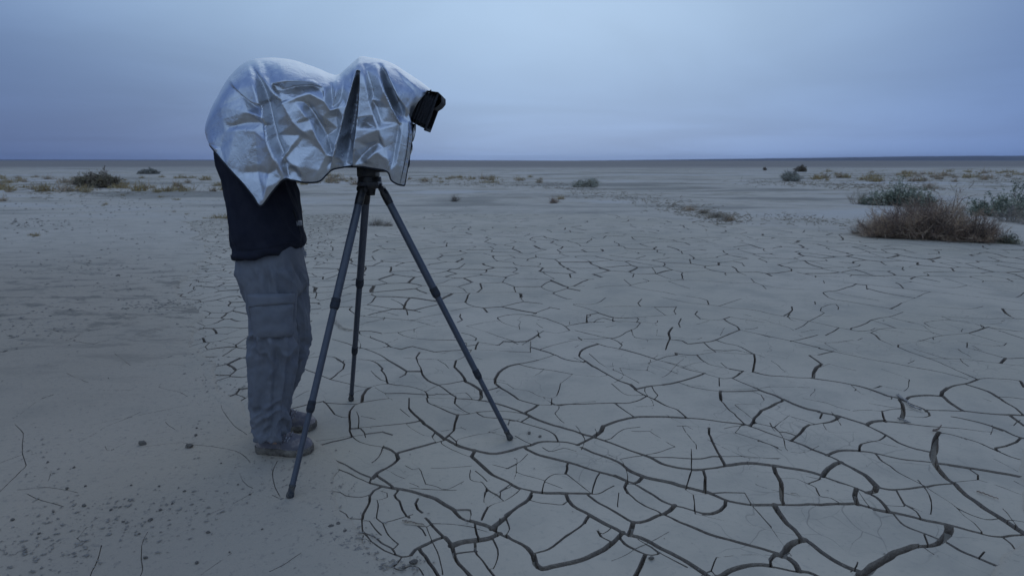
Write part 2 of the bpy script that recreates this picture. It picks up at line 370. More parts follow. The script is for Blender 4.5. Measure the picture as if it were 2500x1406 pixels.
 (2, [1240,1140, 1300,1215, 1330,1270, 1400,1350, 1450,1406, 1500,1470]), (1, [1080,1215, 1040,1270, 1000,1310, 1070,1340, 1150,1300, 1240,1310, 1280,1380]),
 (1, [130,375, 220,410, 290,460, 330,500]), (2, [200,510, 290,545, 410,555]), (1, [490,410, 430,470, 410,560, 400,600, 320,640, 380,680]), (1, [420,600, 500,605, 560,640, 700,650, 790,620]),
 (1, [240,750, 330,730, 410,740]), (1, [500,775, 560,810, 580,850, 700,860]), (2, [320,860, 390,845, 460,830]), (1, [320,900, 370,940, 420,910, 490,905]), (2, [490,905, 540,1000]), (1, [540,1000, 700,985, 720,985, 800,1075]),
 (1, [480,1050, 590,1090, 680,1050, 740,1045, 800,1075]), (1, [1840,520, 1890,585, 1980,640, 2045,690]), (0, [1890,590, 1855,610, 1850,700, 1890,750]), (0, [1720,400, 1720,490, 1840,520]),
 (1, [1930,1035, 1985,1140, 1980,1230, 1940,1320, 1900,1320]), (0, [1560,775, 1720,775, 1710,870]), (1, [2050,840, 2090,950, 2050,1010]), (1, [720,985, 820,1020, 900,1090, 980,1130, 1020,1190]), (0, [880,590, 940,610, 945,650, 860,675]), (0, [2100,555, 2000,600, 2000,660]),
]),
(1250, 1040, 3.8415, [
 (3, [960,455, 1040,495, 1140,525]), (4, [616,170, 690,140, 764,95]), (4, [764,95, 830,45, 861,-6]),
 (3, [764,95, 860,125, 1000,180, 1150,235, 1290,285, 1400,340, 1520,380, 1640,400, 1760,402, 1880,392, 2000,378, 2120,362, 2250,355, 2380,365, 2497,378]),
 (3, [640,190, 760,245, 880,285, 1000,330, 1080,390, 1150,430, 1240,465, 1350,495, 1500,530, 1650,570, 1800,610, 1900,650, 2000,690, 2100,715, 2250,735, 2400,735, 2497,738]),
 (4, [1215,470, 1180,510, 1140,525]), (2, [1140,525, 1240,590, 1350,660, 1500,730, 1600,760, 1700,790, 1800,815]), (3, [1800,815, 1880,815, 1950,785, 2000,740, 2010,695]),
 (3, [1075,512, 1055,560, 1090,620]), (2, [1090,620, 1160,680, 1260,740, 1370,795, 1410,820]), (4, [1520,740, 1480,780, 1410,820]), (3, [1410,820, 1300,860, 1200,890, 1140,890]),
 (3, [1410,820, 1500,860, 1620,910, 1750,965, 1900,1030, 2050,1070, 2200,1110, 2350,1150, 2497,1195]), (4, [1140,890, 1130,960, 1110,1010]), (3, [700,625, 760,670, 860,730, 980,800, 1090,870, 1140,890]),
 (3, [505,635, 560,720, 650,780, 760,840, 900,910, 1020,970, 1110,1010]), (4, [1110,1010, 1200,1030, 1330,1100, 1500,1190, 1650,1270, 1780,1350, 1870,1406, 1960,1470]),
 (3, [1040,985, 980,1050, 900,1110, 800,1175, 650,1235, 500,1275, 380,1305, 290,1325, 220,1275, 190,1190]), (2, [190,1190, 150,1130, 60,1070, 0,1040, -60,1000]),
 (2, [725,830, 670,900, 560,980, 460,1060, 350,1140, 235,1175, 190,1190]), (1, [680,895, 760,940, 850,985, 930,930]), (2, [805,965, 840,1020, 920,1070, 930,1095]),
 (2, [1010,1030, 1060,1090, 1170,1150, 1250,1190, 1310,1195, 1370,1185]), (3, [1250,1190, 1210,1290, 1150,1406, 1110,1470]), (1, [1180,1045, 1300,1115, 1380,1175, 1500,1240, 1640,1310]),
 (4, [1880,1406, 1940,1400, 2050,1350, 2200,1310, 2350,1300, 2497,1315]), (2, [2465,1190, 2425,1250, 2440,1305]), (2, [1800,402, 1815,480, 1810,550, 1808,615]), (2, [1845,15, 1850,80, 1900,190, 1950,290, 2000,378]),
 (1, [1290,285, 1500,290, 1600,300, 1760,308, 1880,288, 2000,295, 2200,295, 2497,315]), (2, [190,612, 150,680, 80,730, 0,780, -60,830]), (2, [170,685, 280,710, 380,715, 480,720, 530,690]), (1, [75,580, 0,650]),
 (1, [1550,0, 1700,5, 1840,20, 2000,45, 2200,100, 2350,150, 2497,205]), (0, [1600,10, 1660,100, 1730,180, 1730,220]), (0, [2150,0, 2090,65]), (1, [1200,8, 1050,25, 990,60, 930,110, 860,125]),
]),
(1850, 1000, 3.463, [
 (3, [-104,128, 0,165, 110,205, 280,265, 420,320, 570,385, 680,430, 800,490]), (4, [800,490, 900,550, 980,620, 1010,650, 990,690, 930,700]),
 (3, [173,479, 300,500, 420,525, 540,562, 680,610, 830,660, 930,700, 1000,740, 1060,800, 1110,862]), (4, [550,562, 590,500, 650,460, 700,440]), (3, [130,475, 170,570, 200,650, 190,720, 210,805]),
 (3, [173,804, 300,808, 450,805, 600,800, 740,797, 850,805, 980,840, 1110,862, 1250,895, 1400,930, 1550,965, 1700,1005, 1850,1040, 1980,1070, 2100,1068, 2251,1055, 2350,1040]),
 (3, [830,660, 820,730, 850,805]), (4, [140,805, 200,900, 280,990, 370,1080, 440,1120, 540,1200, 650,1270, 760,1330, 850,1370, 880,1420, 940,1500]), (4, [400,1098, 320,1115, 250,1160, 210,1225]),
 (3, [173,1216, 230,1230, 300,1280, 350,1362]), (3, [173,1324, 280,1350, 350,1362, 430,1370, 510,1406, 580,1470]),
 (5, [860,1400, 950,1350, 1050,1280, 1180,1210, 1320,1160, 1450,1145, 1540,1120, 1600,1060, 1610,980]), (2, [1440,1140, 1410,1050]), (1, [1130,865, 1160,890, 1220,960, 1310,1010, 1420,1050, 1520,1090, 1560,1110]),
 (3, [909,129, 1000,170, 1080,215, 1180,275, 1290,320, 1400,350, 1490,370]), (3, [920,130, 980,105, 1060,100]), (2, [1060,100, 1150,108, 1240,118]), (1, [1240,118, 1400,140, 1560,152, 1700,160, 1860,180, 2000,190, 2090,180]),
 (4, [1530,190, 1500,240]), (5, [1500,240, 1490,320, 1490,420, 1510,480]), (4, [1510,480, 1580,570, 1660,630, 1760,720, 1880,810, 2000,890, 2100,950, 2200,1010, 2270,1055]),
 (2, [1530,200, 1640,215, 1760,245, 1900,290, 2030,350, 2140,395, 2251,430, 2340,455]), (2, [2030,350, 2010,325, 2100,310, 2180,270, 2220,235]),
 (3, [580,385, 680,350, 780,345, 870,350]), (2, [870,350, 1000,368, 1130,400, 1280,425, 1440,445, 1620,470]), (3, [1620,470, 1800,500, 1950,520, 2100,545, 2251,575, 2350,600]),
 (2, [1085,215, 1030,260, 940,275, 880,290, 860,350]), (1, [550,120, 580,175, 640,210, 740,255, 870,295]), (3, [690,65, 620,105, 540,118, 440,130]), (3, [440,130, 390,155, 350,210, 290,262]),
 (2, [990,368, 1060,440, 1140,490, 1200,535, 1300,590, 1420,648]), (2, [1010,655, 1150,680, 1300,670, 1420,650, 1530,635, 1660,628]), (1, [1420,650, 1520,720, 1600,770, 1670,820, 1750,900, 1850,980, 1895,1030, 1897,1050]),
 (1, [1170,680, 1210,750, 1240,800, 1340,860, 1385,925]), (1, [1065,805, 1230,815]), (0, [1240,800, 1400,870, 1530,905]), (2, [1570,1110, 1700,1190, 1860,1260, 2000,1320, 2130,1370, 2220,1406, 2300,1450]), (1, [1865,1262, 1910,1205]),
 (1, [2050,1070, 2140,1140, 2180,1200, 2251,1225]), (1, [2060,930, 2170,935, 2251,950]), (1, [1660,610, 1800,600, 1860,592]), (1, [1790,500, 1860,550, 1860,592]), (0, [1860,592, 2050,650, 2251,725]), (1, [1670,820, 1790,880, 1930,925, 2050,915]),
 (1, [180,580, 300,580, 360,600, 430,630, 490,660, 520,730, 620,750, 700,797]), (1, [535,562, 520,590, 430,625]), (1, [100,110, 150,180, 240,190, 330,220]), (0, [0,270, 100,300, 200,350]), (2, [540,30, 525,75]),
 (3, [1640,60, 1850,105, 2060,168, 2180,220, 2251,240, 2340,260]),
]),
(440, 520, 2.5, [(2, [1290,525, 1350,555, 1385,600, 1390,622]), (1, [1120,580, 1230,600, 1330,625])]),
]
# fine cracks of the smooth mud on the left
FINE = [
(0, 800, 2.3207, [
 (1, [130,635, 240,610, 400,570, 530,540, 640,515, 780,490, 950,455, 1100,425, 1230,400]), (1, [80,540, 130,590, 125,650, 130,720, 145,770, 100,820, 0,915, -60,960]),
 (1, [-40,770, 60,735, 125,712]), (0, [250,810, 330,790, 440,760, 580,710, 700,650, 790,620]), (0, [290,800, 270,860, 220,870]), (1, [1150,260, 1200,330, 1240,400, 1260,460, 1320,540, 1400,600]),
 (1, [1570,750, 1545,820, 1560,900, 1590,960, 1640,995]), (1, [150,930, 220,960, 310,985, 360,1000]), (0, [0,535, 60,515, 120,480, 220,410, 320,370]), (0, [420,365, 620,350, 830,350]),
 (1, [650,150, 700,190, 740,215]), (0, [0,160, 100,158, 200,155]), (0, [350,170, 400,150]), (0, [380,265, 500,310]), (0, [560,1130, 480,1200, 430,1180]), (1, [575,1220, 550,1300, 510,1406, 500,1450]),
 (0, [0,1350, 120,1250, 250,1200, 400,1150, 560,1100]), (0, [440,1180, 560,1060, 760,1040]),
]),
(700, 1040, 3.8417, [(1, [-140,640, 100,750, 150,810, 230,870, 300,950, 390,1065]), (1, [-160,1350, 0,1270, 130,1180, 260,1125, 390,1070])]),
]
HALF = [0.0016, 0.0027, 0.0050, 0.0080, 0.0102, 0.0116]   # half widths in metres of the width classes

def smooth_line(p, step=9.0):
    """Catmull-Rom through the traced points, resampled in photo pixels"""
    p = np.asarray(p, float)
    if len(p) < 3:
        n = max(2, int(np.hypot(*(p[1] - p[0])) / step) + 1)
        return p[0] + (p[1] - p[0]) * np.linspace(0, 1, n)[:, None]
    q = np.vstack([2 * p[0] - p[1], p, 2 * p[-1] - p[-2]])
    out = []
    for i in range(1, len(q) - 2):
        n = max(1, int(np.hypot(*(q[i + 1] - q[i])) / step))
        t = (np.arange(n) / n)[:, None]
        a, b, c, d = q[i - 1], q[i], q[i + 1], q[i + 2]
        out.append(0.5 * ((2 * b) + (c - a) * t + (2 * a - 5 * b + 4 * c - d) * t ** 2 + (3 * b - a - 3 * c + d) * t ** 3))
    out.append(p[-1:])
    return np.vstack(out)
def load(tiles):
    L = []
    for x0, y0, s, ls in tiles:
        for w, c in ls:
            c = np.array(c, float).reshape(-1, 2)
            L.append([w, np.stack([x0 + c[:, 0] / s, y0 + c[:, 1] / s], 1)])
    # loose ends that stop just short of another crack run on into it
    ends = [l[1] for l in L]
    for i, l in enumerate(L):
        for e in (0, -1):
            P, best = l[1][e], (7.0, None)
            for j, o in enumerate(ends):
                if j == i: continue
                a, b = o[:-1], o[1:]
                t = np.clip(((P - a) * (b - a)).sum(1) / np.maximum(((b - a) ** 2).sum(1), 1e-9), 0, 1)
                q = a + (b - a) * t[:, None]
                d = np.hypot(*(q - P).T)
                k = d.argmin()
                if d[k] < best[0]: best = (d[k], q[k])
            if best[1] is not None and best[0] > 0.4:
                l[1] = np.vstack([best[1], l[1]]) if e == 0 else np.vstack([l[1], best[1]])
    return [(w, smooth_line(p)) for w, p in L]

# ------------------------------------------------------------------ materials of the ground
def mud_material(name, dark=1.0, plates=True):
    m = M(name)
    P = m.tc.outputs['Object']
    big = m.noise(0.35, 2, 0.6).outputs['Fac']
    mid = m.noise(2.3, 4, 0.6).outputs['Fac']
    fine = m.noise(38, 4, 0.72).outputs['Fac']
    sx = m.n.new('ShaderNodeSeparateXYZ'); m.l.new(P, sx.inputs[0])
    tone = m.rng(m.math('ADD', m.math('ADD', sx.outputs['X'], m.math('MULTIPLY', sx.outputs['Y'], 0.62)), m.math('MULTIPLY', mid, 0.8)), 0.10, 1.75)
    c = m.mix(m.rng(big, 0.3, 0.7), (0.460 * dark, 0.390 * dark, 0.286 * dark), (0.535 * dark, 0.450 * dark, 0.338 * dark))
    c = m.mix(m.rng(mid, 0.42, 0.70, 0, 0.7), c, (0.372 * dark, 0.325 * dark, 0.250 * dark))
    c = m.mix(tone, (0.365 * dark, 0.302 * dark, 0.224 * dark), c)
    c = m.mix(m.rng(fine, 0.52, 0.75, 0, 0.45), c, (0.300 * dark, 0.270 * dark, 0.222 * dark))
    # hair cracks: warped cell borders, only in patches
    warp = m.noise(3.0, 2, 0.6)
    wv = m.n.new('ShaderNodeVectorMath'); wv.operation = 'MULTIPLY_ADD'
    m.l.new(warp.outputs['Color'], wv.inputs[0]); wv.inputs[1].default_value = (0.30, 0.30, 0.0); m.l.new(P, wv.inputs[2])
    flat = m.mapping((1, 1, 0.0), vec=wv.outputs[0])
    e1 = m.voro(4.6, vec=flat).outputs['Distance']
    e2 = m.voro(13.0, vec=flat).outputs['Distance']
    patch = m.noise(1.1, 1, 0.6).outputs['Fac']
    h1 = m.math('MULTIPLY', m.rng(e1, 0.0, 0.011, 1, 0), m.rng(patch, 0.46, 0.60))
    h2 = m.math('MULTIPLY', m.rng(e2, 0.0, 0.022, 1, 0), m.rng(patch, 0.56, 0.68, 0, 0.7))
    hair = m.math('MAXIMUM', h1, h2)
    c = m.mix(m.math('MULTIPLY', hair, 0.45), c, (0.16 * dark, 0.14 * dark, 0.115 * dark))
    st = m.noise(1.0, 3, 0.7, 0.4, vec=m.mapping((26, 95, 1), (0, 0, R(14)))).outputs['Fac']   # fine streaks left by the last film of water
    hgt = m.math('ADD', m.math('MULTIPLY', hair, -0.5), m.math('ADD', m.math('MULTIPLY', st, 0.30), m.math('MULTIPLY', fine, 0.7)))
    nrm = m.bump(hgt, 0.5, 0.006)
    m.set(Base_Color=c, Roughness=0.92, Normal=nrm, Specular_IOR_Level=0.25)
    return m.m

MUD = mud_material('pale_dried_mud')
wm = M('shade_toned_crack_mud')  # crack walls: shade between the plates put into a darker, browner base colour
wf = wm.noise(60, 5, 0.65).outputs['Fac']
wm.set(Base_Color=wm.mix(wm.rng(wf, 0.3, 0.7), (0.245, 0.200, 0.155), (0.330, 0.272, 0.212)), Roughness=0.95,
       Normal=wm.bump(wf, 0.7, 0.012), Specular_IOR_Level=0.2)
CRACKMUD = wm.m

gm = M('desert_ground')
gP = gm.tc.outputs['Object']
gsep = gm.n.new('ShaderNodeSeparateXYZ'); gm.l.new(gP, gsep.inputs[0])
gb = gm.noise(0.35, 2, 0.6).outputs['Fac']
gmid = gm.noise(2.1, 5, 0.65).outputs['Fac']
gfine = gm.noise(34, 4, 0.74).outputs['Fac']
gc = gm.mix(gm.rng(gb, 0.3, 0.7), (0.358, 0.292, 0.214), (0.415, 0.338, 0.250))
gtone = gm.rng(gm.math('ADD', gm.math('ADD', gsep.outputs['X'], gm.math('MULTIPLY', gsep.outputs['Y'], 0.62)), gm.math('MULTIPLY', gmid, 0.8)), 0.10, 1.75)
gc = gm.mix(gm.rng(gmid, 0.50, 0.75, 0, 0.5), gc, (0.262, 0.225, 0.172))
gc = gm.mix(gtone, gc, (0.445, 0.378, 0.282))
gc = gm.mix(gm.rng(gfine, 0.54, 0.72, 0, 0.6), gc, (0.185, 0.165, 0.138))
scuff = gm.noise(1.0, 6, 0.74, 0.5, vec=gm.mapping((1.7, 4.6, 1), (0, 0, R(8)))).outputs['Fac']
gc = gm.mix(gm.math('MULTIPLY', gm.rng(gsep.outputs['Y'], 2.8, 5.5), gm.rng(scuff, 0.50, 0.60, 0, 0.8)), gc, (0.185, 0.160, 0.122))
# long wind-laid strips: pale salt crust and dark litter, farther out
strip = gm.noise(1.0, 4, 0.62, 0.7, vec=gm.mapping((0.075, 0.22, 1), (0, 0, R(-9)))).outputs['Fac']
gc = gm.mix(gm.rng(gsep.outputs['Y'], 5, 12, 0, 0.85), gc, gm.mix(gm.rng(gmid, 0.35, 0.7), (0.545, 0.468, 0.365), (0.455, 0.392, 0.305)))
farf = gm.rng(gsep.outputs['Y'], 9, 20)
gc = gm.mix(gm.math('MULTIPLY', farf, gm.rng(strip, 0.50, 0.66)), gc, (0.52, 0.475, 0.415))
gc = gm.mix(gm.math('MULTIPLY', farf, gm.rng(strip, 0.49, 0.38)), gc, (0.29, 0.258, 0.205))
litter = gm.noise(1.0, 3, 0.7, 0.5, vec=gm.mapping((0.5, 1.1, 1))).outputs['Fac']
gc = gm.mix(gm.math('MULTIPLY', gm.rng(gsep.outputs['Y'], 12, 30), gm.rng(litter, 0.52, 0.66, 0, 0.75)), gc, (0.225, 0.185, 0.120))
# beyond about 120 m the flat carries low grey scrub
scrub = gm.noise(1.0, 2, 0.6, 0.3, vec=gm.mapping((0.006, 0.02, 1))).outputs['Fac']
gc = gm.mix(gm.rng(gm.math('ADD', gsep.outputs['Y'], gm.math('MULTIPLY', scrub, 120.0)), 130, 230, 0, 0.85), gc, (0.205, 0.178, 0.155))
gst = gm.noise(1.0, 3, 0.7, 0.4, vec=gm.mapping((22, 70, 1), (0, 0, R(-10)))).outputs['Fac']
ghgt = gm.math('ADD', gm.math('MULTIPLY', gmid, 2.0), gm.math('ADD', gm.math('MULTIPLY', gst, 0.35), gfine))
gn = gm.bump(ghgt, 0.6, 0.009)
gm.set(Base_Color=gc, Roughness=0.93, Normal=gn, Specular_IOR_Level=0.2)
DESERT = gm.m

# ------------------------------------------------------------------ relief
def lowrelief(x, y):
    return 0.016 * (fbm(x * 0.55 + 3, y * 0.40 + 9, 5, 2) - 0.5) + 0.004 * (vnoise(x * 3.1, y * 3.1, 8) - 0.5)
# outline of the cracked bed (photo pixels on the ground)
bed_px = [(446,540),(470,560),(484,600),(492,640),(462,676),(440,700),(455,740),(466,790),(492,850),(520,905),(552,945),(610,990),(690,1050),(742,1100),(752,1150),(775,1220),(785,1275),(835,1335),(930,1372),(965,1420),(975,1600),(3400,1600),(3400,596),(2900,590),(2500,592),(2180,575),(1950,560),(1700,540),(1400,518),(1100,512),(850,520),(640,530)]
BED = np.stack(gp([p[0] for p in bed_px], [p[1] for p in bed_px]), 1)
def bed_dist(x, y):
    """signed distance (m) to the edge of the cracked bed, positive inside"""
    sh = x.shape
    x, y = x.ravel(), y.ravel()
    d = np.full(x.shape, 9.0); ins = np.zeros(x.shape, bool)
    for i in range(len(BED)):
        a, b = BED[i], BED[(i + 1) % len(BED)]
        e = b - a
        t = np.clip(((x - a[0]) * e[0] + (y - a[1]) * e[1]) / (e @ e), 0, 1)
        d = np.minimum(d, np.hypot(x - a[0] - t * e[0], y - a[1] - t * e[1]))
        cr = (a[1] > y) != (b[1] > y)
        with np.errstate(divide='ignore', invalid='ignore'):
            ins ^= cr & (x < e[0] * (y - a[1]) / (e[1] if e[1] else 1e-12) + a[0])
    sd = np.where(ins, d, -d)
    return np.minimum(sd, np.minimum((0.955 * y - x) * 0.72, y - 1.57)).reshape(sh)

# ------------------------------------------------------------------ crack distance field on a grid that coarsens with distance
Y0, Y1, STEP = 1.50, 15.5, 0.00125
S0, S1 = -0.60, 0.99
trow = np.arange(math.log(Y0), math.log(Y1), STEP)
scol = np.arange(S0, S1, STEP)
gy = np.exp(trow)
NR, NC = len(gy), len(scol)
D = np.full((NR, NC), 0.06)
def stamp(D, gy, scol, lines, wmul=1.0, margin=0.06):
    t0, s0, st = math.log(gy[0]), scol[0], scol[1] - scol[0]
    dt = math.log(gy[1] / gy[0])
    for li, (w, p) in enumerate(lines):
        x, y = gp(p[:, 0], p[:, 1])
        n = len(x)
        jit = 0.0022 * (1 + (w > 1))
        k = np.arange(n)
        tt = np.cumsum(np.hypot(np.gradient(x), np.gradient(y)))
        x = x + jit * (vnoise(tt * 22, k * 0.0 + li, 3) - 0.5) * 2
        y = y + jit * (vnoise(tt * 22, k * 0.0 + li + 0.5, 4) - 0.5) * 2
        hw = HALF[w] * wmul * (0.72 + 0.62 * vnoise(tt * 5, k * 0.0 + li * 3.3, 6))
        hw = np.maximum(hw, 0.00082 * y * min(1.0, wmul))
        for i in range(n - 1):
            ax, ay, bx, by = x[i], y[i], x[i + 1], y[i + 1]
            lo, hi = min(ay, by) - margin, max(ay, by) + margin
            if hi < gy[0] or lo > gy[-1]: continue
            r0 = max(0, int((math.log(max(lo, gy[0])) - t0) / dt)); r1 = min(len(gy), int((math.log(hi) - t0) / dt) + 2)
            xm, xM = min(ax, bx) - margin, max(ax, bx) + margin
            c0 = max(0, int((min(xm / lo, xm / hi) - s0) / st)); c1 = min(len(scol), int((max(xM / lo, xM / hi) - s0) / st) + 2)
            if r1 <= r0 or c1 <= c0: continue
            Yg = gy[r0:r1, None]; Xg = Yg * scol[None, c0:c1]
            ex, ey = bx - ax, by - ay
            t = np.clip(((Xg - ax) * ex + (Yg - ay) * ey) / max(ex * ex + ey * ey, 1e-12), 0, 1)
            d = np.hypot(Xg - ax - t * ex, Yg - ay - t * ey) - (hw[i] + t * (hw[i + 1] - hw[i]))
            D[r0:r1, c0:c1] = np.minimum(D[r0:r1, c0:c1], d)
stamp(D, gy, scol, load(CRACKS))

def voronoi_cracks(x, y, size, seed, warp, wf):
    """distance to the borders of a warped, jittered cell pattern; wf(edge random, y) gives each border its half width (<0: none)"""
    wx = x + warp * (fbm(x / size * 0.55, y / size * 0.55, seed + 1, 2) - 0.5) * 2 + 0.05 * size * (vnoise(x / size * 3, y / size * 3, seed + 5) - .5)
    wy = y + warp * (fbm(x / size * 0.55 + 40, y / size * 0.55, seed + 2, 2) - 0.5) * 2 + 0.05 * size * (vnoise(x / size * 3 + 9, y / size * 3, seed + 6) - .5)
    ux, uy = wx / size, wy / size * 0.9
    ix, iy = np.floor(ux), np.floor(uy)
    best = np.full(x.shape, 9.0)
    bx = by = bc = bd = np.zeros(x.shape)
    for oy in (-1, 0, 1):
        for ox in (-1, 0, 1):
            cx, cy = ix + ox, iy + oy
            qx, qy = cx + 0.08 + 0.84 * hash2(cx, cy, seed + 11), cy + 0.08 + 0.84 * hash2(cx, cy, seed + 12)
            d = np.hypot(qx - ux, qy - uy)
            m = d < best
            best = np.where(m, d, best)
            bx, by, bc, bd = np.where(m, qx, bx), np.where(m, qy, by), np.where(m, cx, bc), np.where(m, cy, bd)
    ida = hash2(bc, bd, seed + 13)
    out = np.full(x.shape, 0.06)
    for oy in (-1, 0, 1):
        for ox in (-1, 0, 1):
            if not ox and not oy: continue
            cx, cy = bc + ox, bd + oy
            qx, qy = cx + 0.08 + 0.84 * hash2(cx, cy, seed + 11), cy + 0.08 + 0.84 * hash2(cx, cy, seed + 12)
            ex, ey = qx - bx, qy - by
            l = np.hypot(ex, ey)
            d = (((qx + bx) / 2 - ux) * ex + ((qy + by) / 2 - uy) * ey) / l * size
            e = ((ida + hash2(cx, cy, seed + 13)) * 7.31) % 1.0
            hw = wf(e, y)
            out = np.minimum(out, np.where(hw > 0, d - hw, 0.06))
    return out

XX = gy[:, None] * scol[None, :]
YY = gy[:, None] + 0 * scol[None, :]
PX, PY = topx(XX, YY)
inbed = bed_dist(XX, YY) if False else None
# where the traced cracks stop, an irregular network carries on
edge_y = 768 - 84 * sstep(PX, 1330, 1460) + 26 * (vnoise(XX * 1.7, YY * 0.9, 31) - 0.5)
leftm = (PX < 800 - 0.42 * (PY - 640) + 90 * (vnoise(XX * 2.2, YY * 1.3, 33) - 0.5)) & (PY < 985)
farm = PY < edge_y
def wf_far(e, y):
    drop = 0.04 + 0.76 * sstep(y, 7.0, 13.5)
    w = np.where(e < 0.45, 0.0055, np.where(e < 0.80, 0.0100, 0.0165))
    w = np.maximum(w, 0.00095 * y)
    return np.where(((e * 13.7) % 1.0) < drop, -1.0, w)
def wf_left(e, y):
    w = np.where(e < 0.5, 0.0035, np.where(e < 0.85, 0.0060, 0.0095))
    w = np.maximum(w, 0.00080 * y)
    return np.where(((e * 13.7) % 1.0) < 0.12, -1.0, w)
def wf_fine(e, y):
    return np.where(((e * 13.7) % 1.0) < 0.66, -1.0, np.maximum(np.where(e < 0.6, 0.0012, 0.0020), 0.00062 * y))
nearm = ~farm & ~leftm & (YY < 5.2)
for msk, args in ((nearm, (0.235, 130, 0.10, wf_fine)), (farm & ~leftm, (0.345, 50, 0.13, wf_far)), (leftm, (0.165, 90, 0.055, wf_left))):
    rr = np.nonzero(msk.any(1))[0]
    for a in range(rr[0], rr[-1] + 1, 160):
        sl = slice(a, min(a + 160, rr[-1] + 1))
        mm = msk[sl]
        D[sl][mm] = np.minimum(D[sl][mm], voronoi_cracks(XX[sl][mm], YY[sl][mm], *args))
# crumbly edges
D += 0.0008 * (vnoise(XX * 70, YY * 70, 21) - 0.5) + 0.0010 * (vnoise(XX * 26, YY * 26, 22) - 0.5)
bd = bed_dist(XX[::4, ::4], YY[::4, ::4])
bd = np.repeat(np.repeat(bd, 4, 0), 4, 1)[:NR, :NC]
bd += 0.10 * (fbm(XX * 5, YY * 5, 27, 2) - 0.5) + 0.30 * (vnoise(XX * 1.9, YY * 1.9, 28) - 0.5)
D = np.minimum(D, np.maximum(bd + 0.03, -0.05))

# ------------------------------------------------------------------ marching squares: outlines of the plates
def contours(D):
    n, c = D.shape
    s = D > 0
    code = (s[:-1, :-1] * 1 + s[:-1, 1:] * 2 + s[1:, 1:] * 4 + s[1:, :-1] * 8)
    N = n * c
    nxt = np.full(2 * N, -1, np.int64)
    I, J = np.nonzero((code > 0) & (code < 15))
    C = code[I, J]
    base = I * c + J
    e = [base, N + base + 1, base + c, N + base]          # bottom, right, top, left edges of each cell
    table = {1: [(0, 3)], 2: [(1, 0)], 3: [(1, 3)], 4: [(2, 1)], 5: [(0, 3), (2, 1)], 6: [(2, 0)], 7: [(2, 3)],
             8: [(3, 2)], 9: [(0, 2)], 10: [(1, 0), (3, 2)], 11: [(1, 2)], 12: [(3, 1)], 13: [(0, 1)], 14: [(3, 0)]}
    for k, segs in table.items():
        m = C == k
        for a, b in segs: nxt[e[a][m]] = e[b][m]
    ids = np.nonzero(nxt >= 0)[0]
    h = ids[ids < N]; v = ids[ids >= N] - N
    pos = np.zeros((2 * N, 2), np.float32)
    f = D.ravel()
    t = f[h] / (f[h] - f[h + 1]); pos[h, 0] = h // c; pos[h, 1] = h % c + t
    t = f[v] / (f[v] - f[v + c]); pos[v + N, 0] = v // c + t; pos[v + N, 1] = v % c
    done = np.zeros(2 * N, bool)
    loops = []
    nl = nxt.tolist() if False else nxt
    for st in ids:
        if done[st]: continue
        lp = []; q = int(st)
        while not done[q]:
            done[q] = True; lp.append(q); q = int(nl[q])
            if q < 0: break
        if len(lp) > 5: loops.append(pos[lp])
    return loops
def thin(p, tol):
    """Douglas-Peucker on a closed loop"""
    n = len(p)
    far = int(((p - p[0]) ** 2).sum(1).argmax())
    keepm = np.zeros(n + 1, bool); keepm[[0, far, n]] = True
    q = np.vstack([p, p[:1]])
    tl = tol if np.ndim(tol) else np.full(n + 1, tol)
    stack = [(0, far), (far, n)]
    while stack:
        a, b = stack.pop()
        if b - a < 2: continue
        e = q[b] - q[a]; l = math.hypot(*e)
        w = q[a + 1:b] - q[a]
        d = np.abs(w[:, 0] * e[1] - w[:, 1] * e[0]) / l if l > 1e-9 else np.hypot(*w.T)
        k = int(d.argmax())
        if d[k] > tl[a + 1 + k]:
            keepm[a + 1 + k] = True
            stack += [(a, a + 1 + k), (a + 1 + k, b)]
    return q[:-1][keepm[:n]]
Dp = np.full((NR + 2, NC + 2), -0.02); Dp[1:-1, 1:-1] = D
loops = []
for lp in contours(Dp):
    y = np.exp(trow[0] + (lp[:, 0] - 1) * STEP); x = y * (scol[0] + (lp[:, 1] - 1) * STEP)
    p = np.stack([x, y], 1).astype(float)
    a = 0.5 * np.sum(p[:, 0] * np.roll(p[:, 1], -1) - np.roll(p[:, 0], -1) * p[:, 1])
    if abs(a) < 2e-5 * p[0, 1] ** 1.5: continue
    tl = np.append(0.00032 * y, 0.00032 * y[0])
    p = thin(p, tl)
    if len(p) >= 4: loops.append((a, p))
SOLID_CCW = sum(a for a, _ in loops) > 0
if not SOLID_CCW: loops = [(-a, p[::-1]) for a, p in loops]
outer = [(a, p) for a, p in loops if a > 0]
holes = [(a, p) for a, p in loops if a < 0]
def inside(pt, p):
    x, y = pt
    a, b = p, np.roll(p, -1, 0)
    cr = (a[:, 1] > y) != (b[:, 1] > y)
    return (np.count_nonzero(x < (b[cr, 0] - a[cr, 0]) * (y - a[cr, 1]) / (b[cr, 1] - a[cr, 1]) + a[cr, 0]) & 1) == 1
outer.sort(key=lambda t: t[0])
boxes = np.array([[*p.min(0), *p.max(0)] for _, p in outer])
hole_of = [[] for _ in outer]
for a, p in holes:
    q = p[0]
    for i in np.nonzero((boxes[:, 0] < q[0]) & (boxes[:, 1] < q[1]) & (boxes[:, 2] > q[0]) & (boxes[:, 3] > q[1]))[0]:
        if inside(q, outer[i][1]):
            hole_of[i].append(p); break

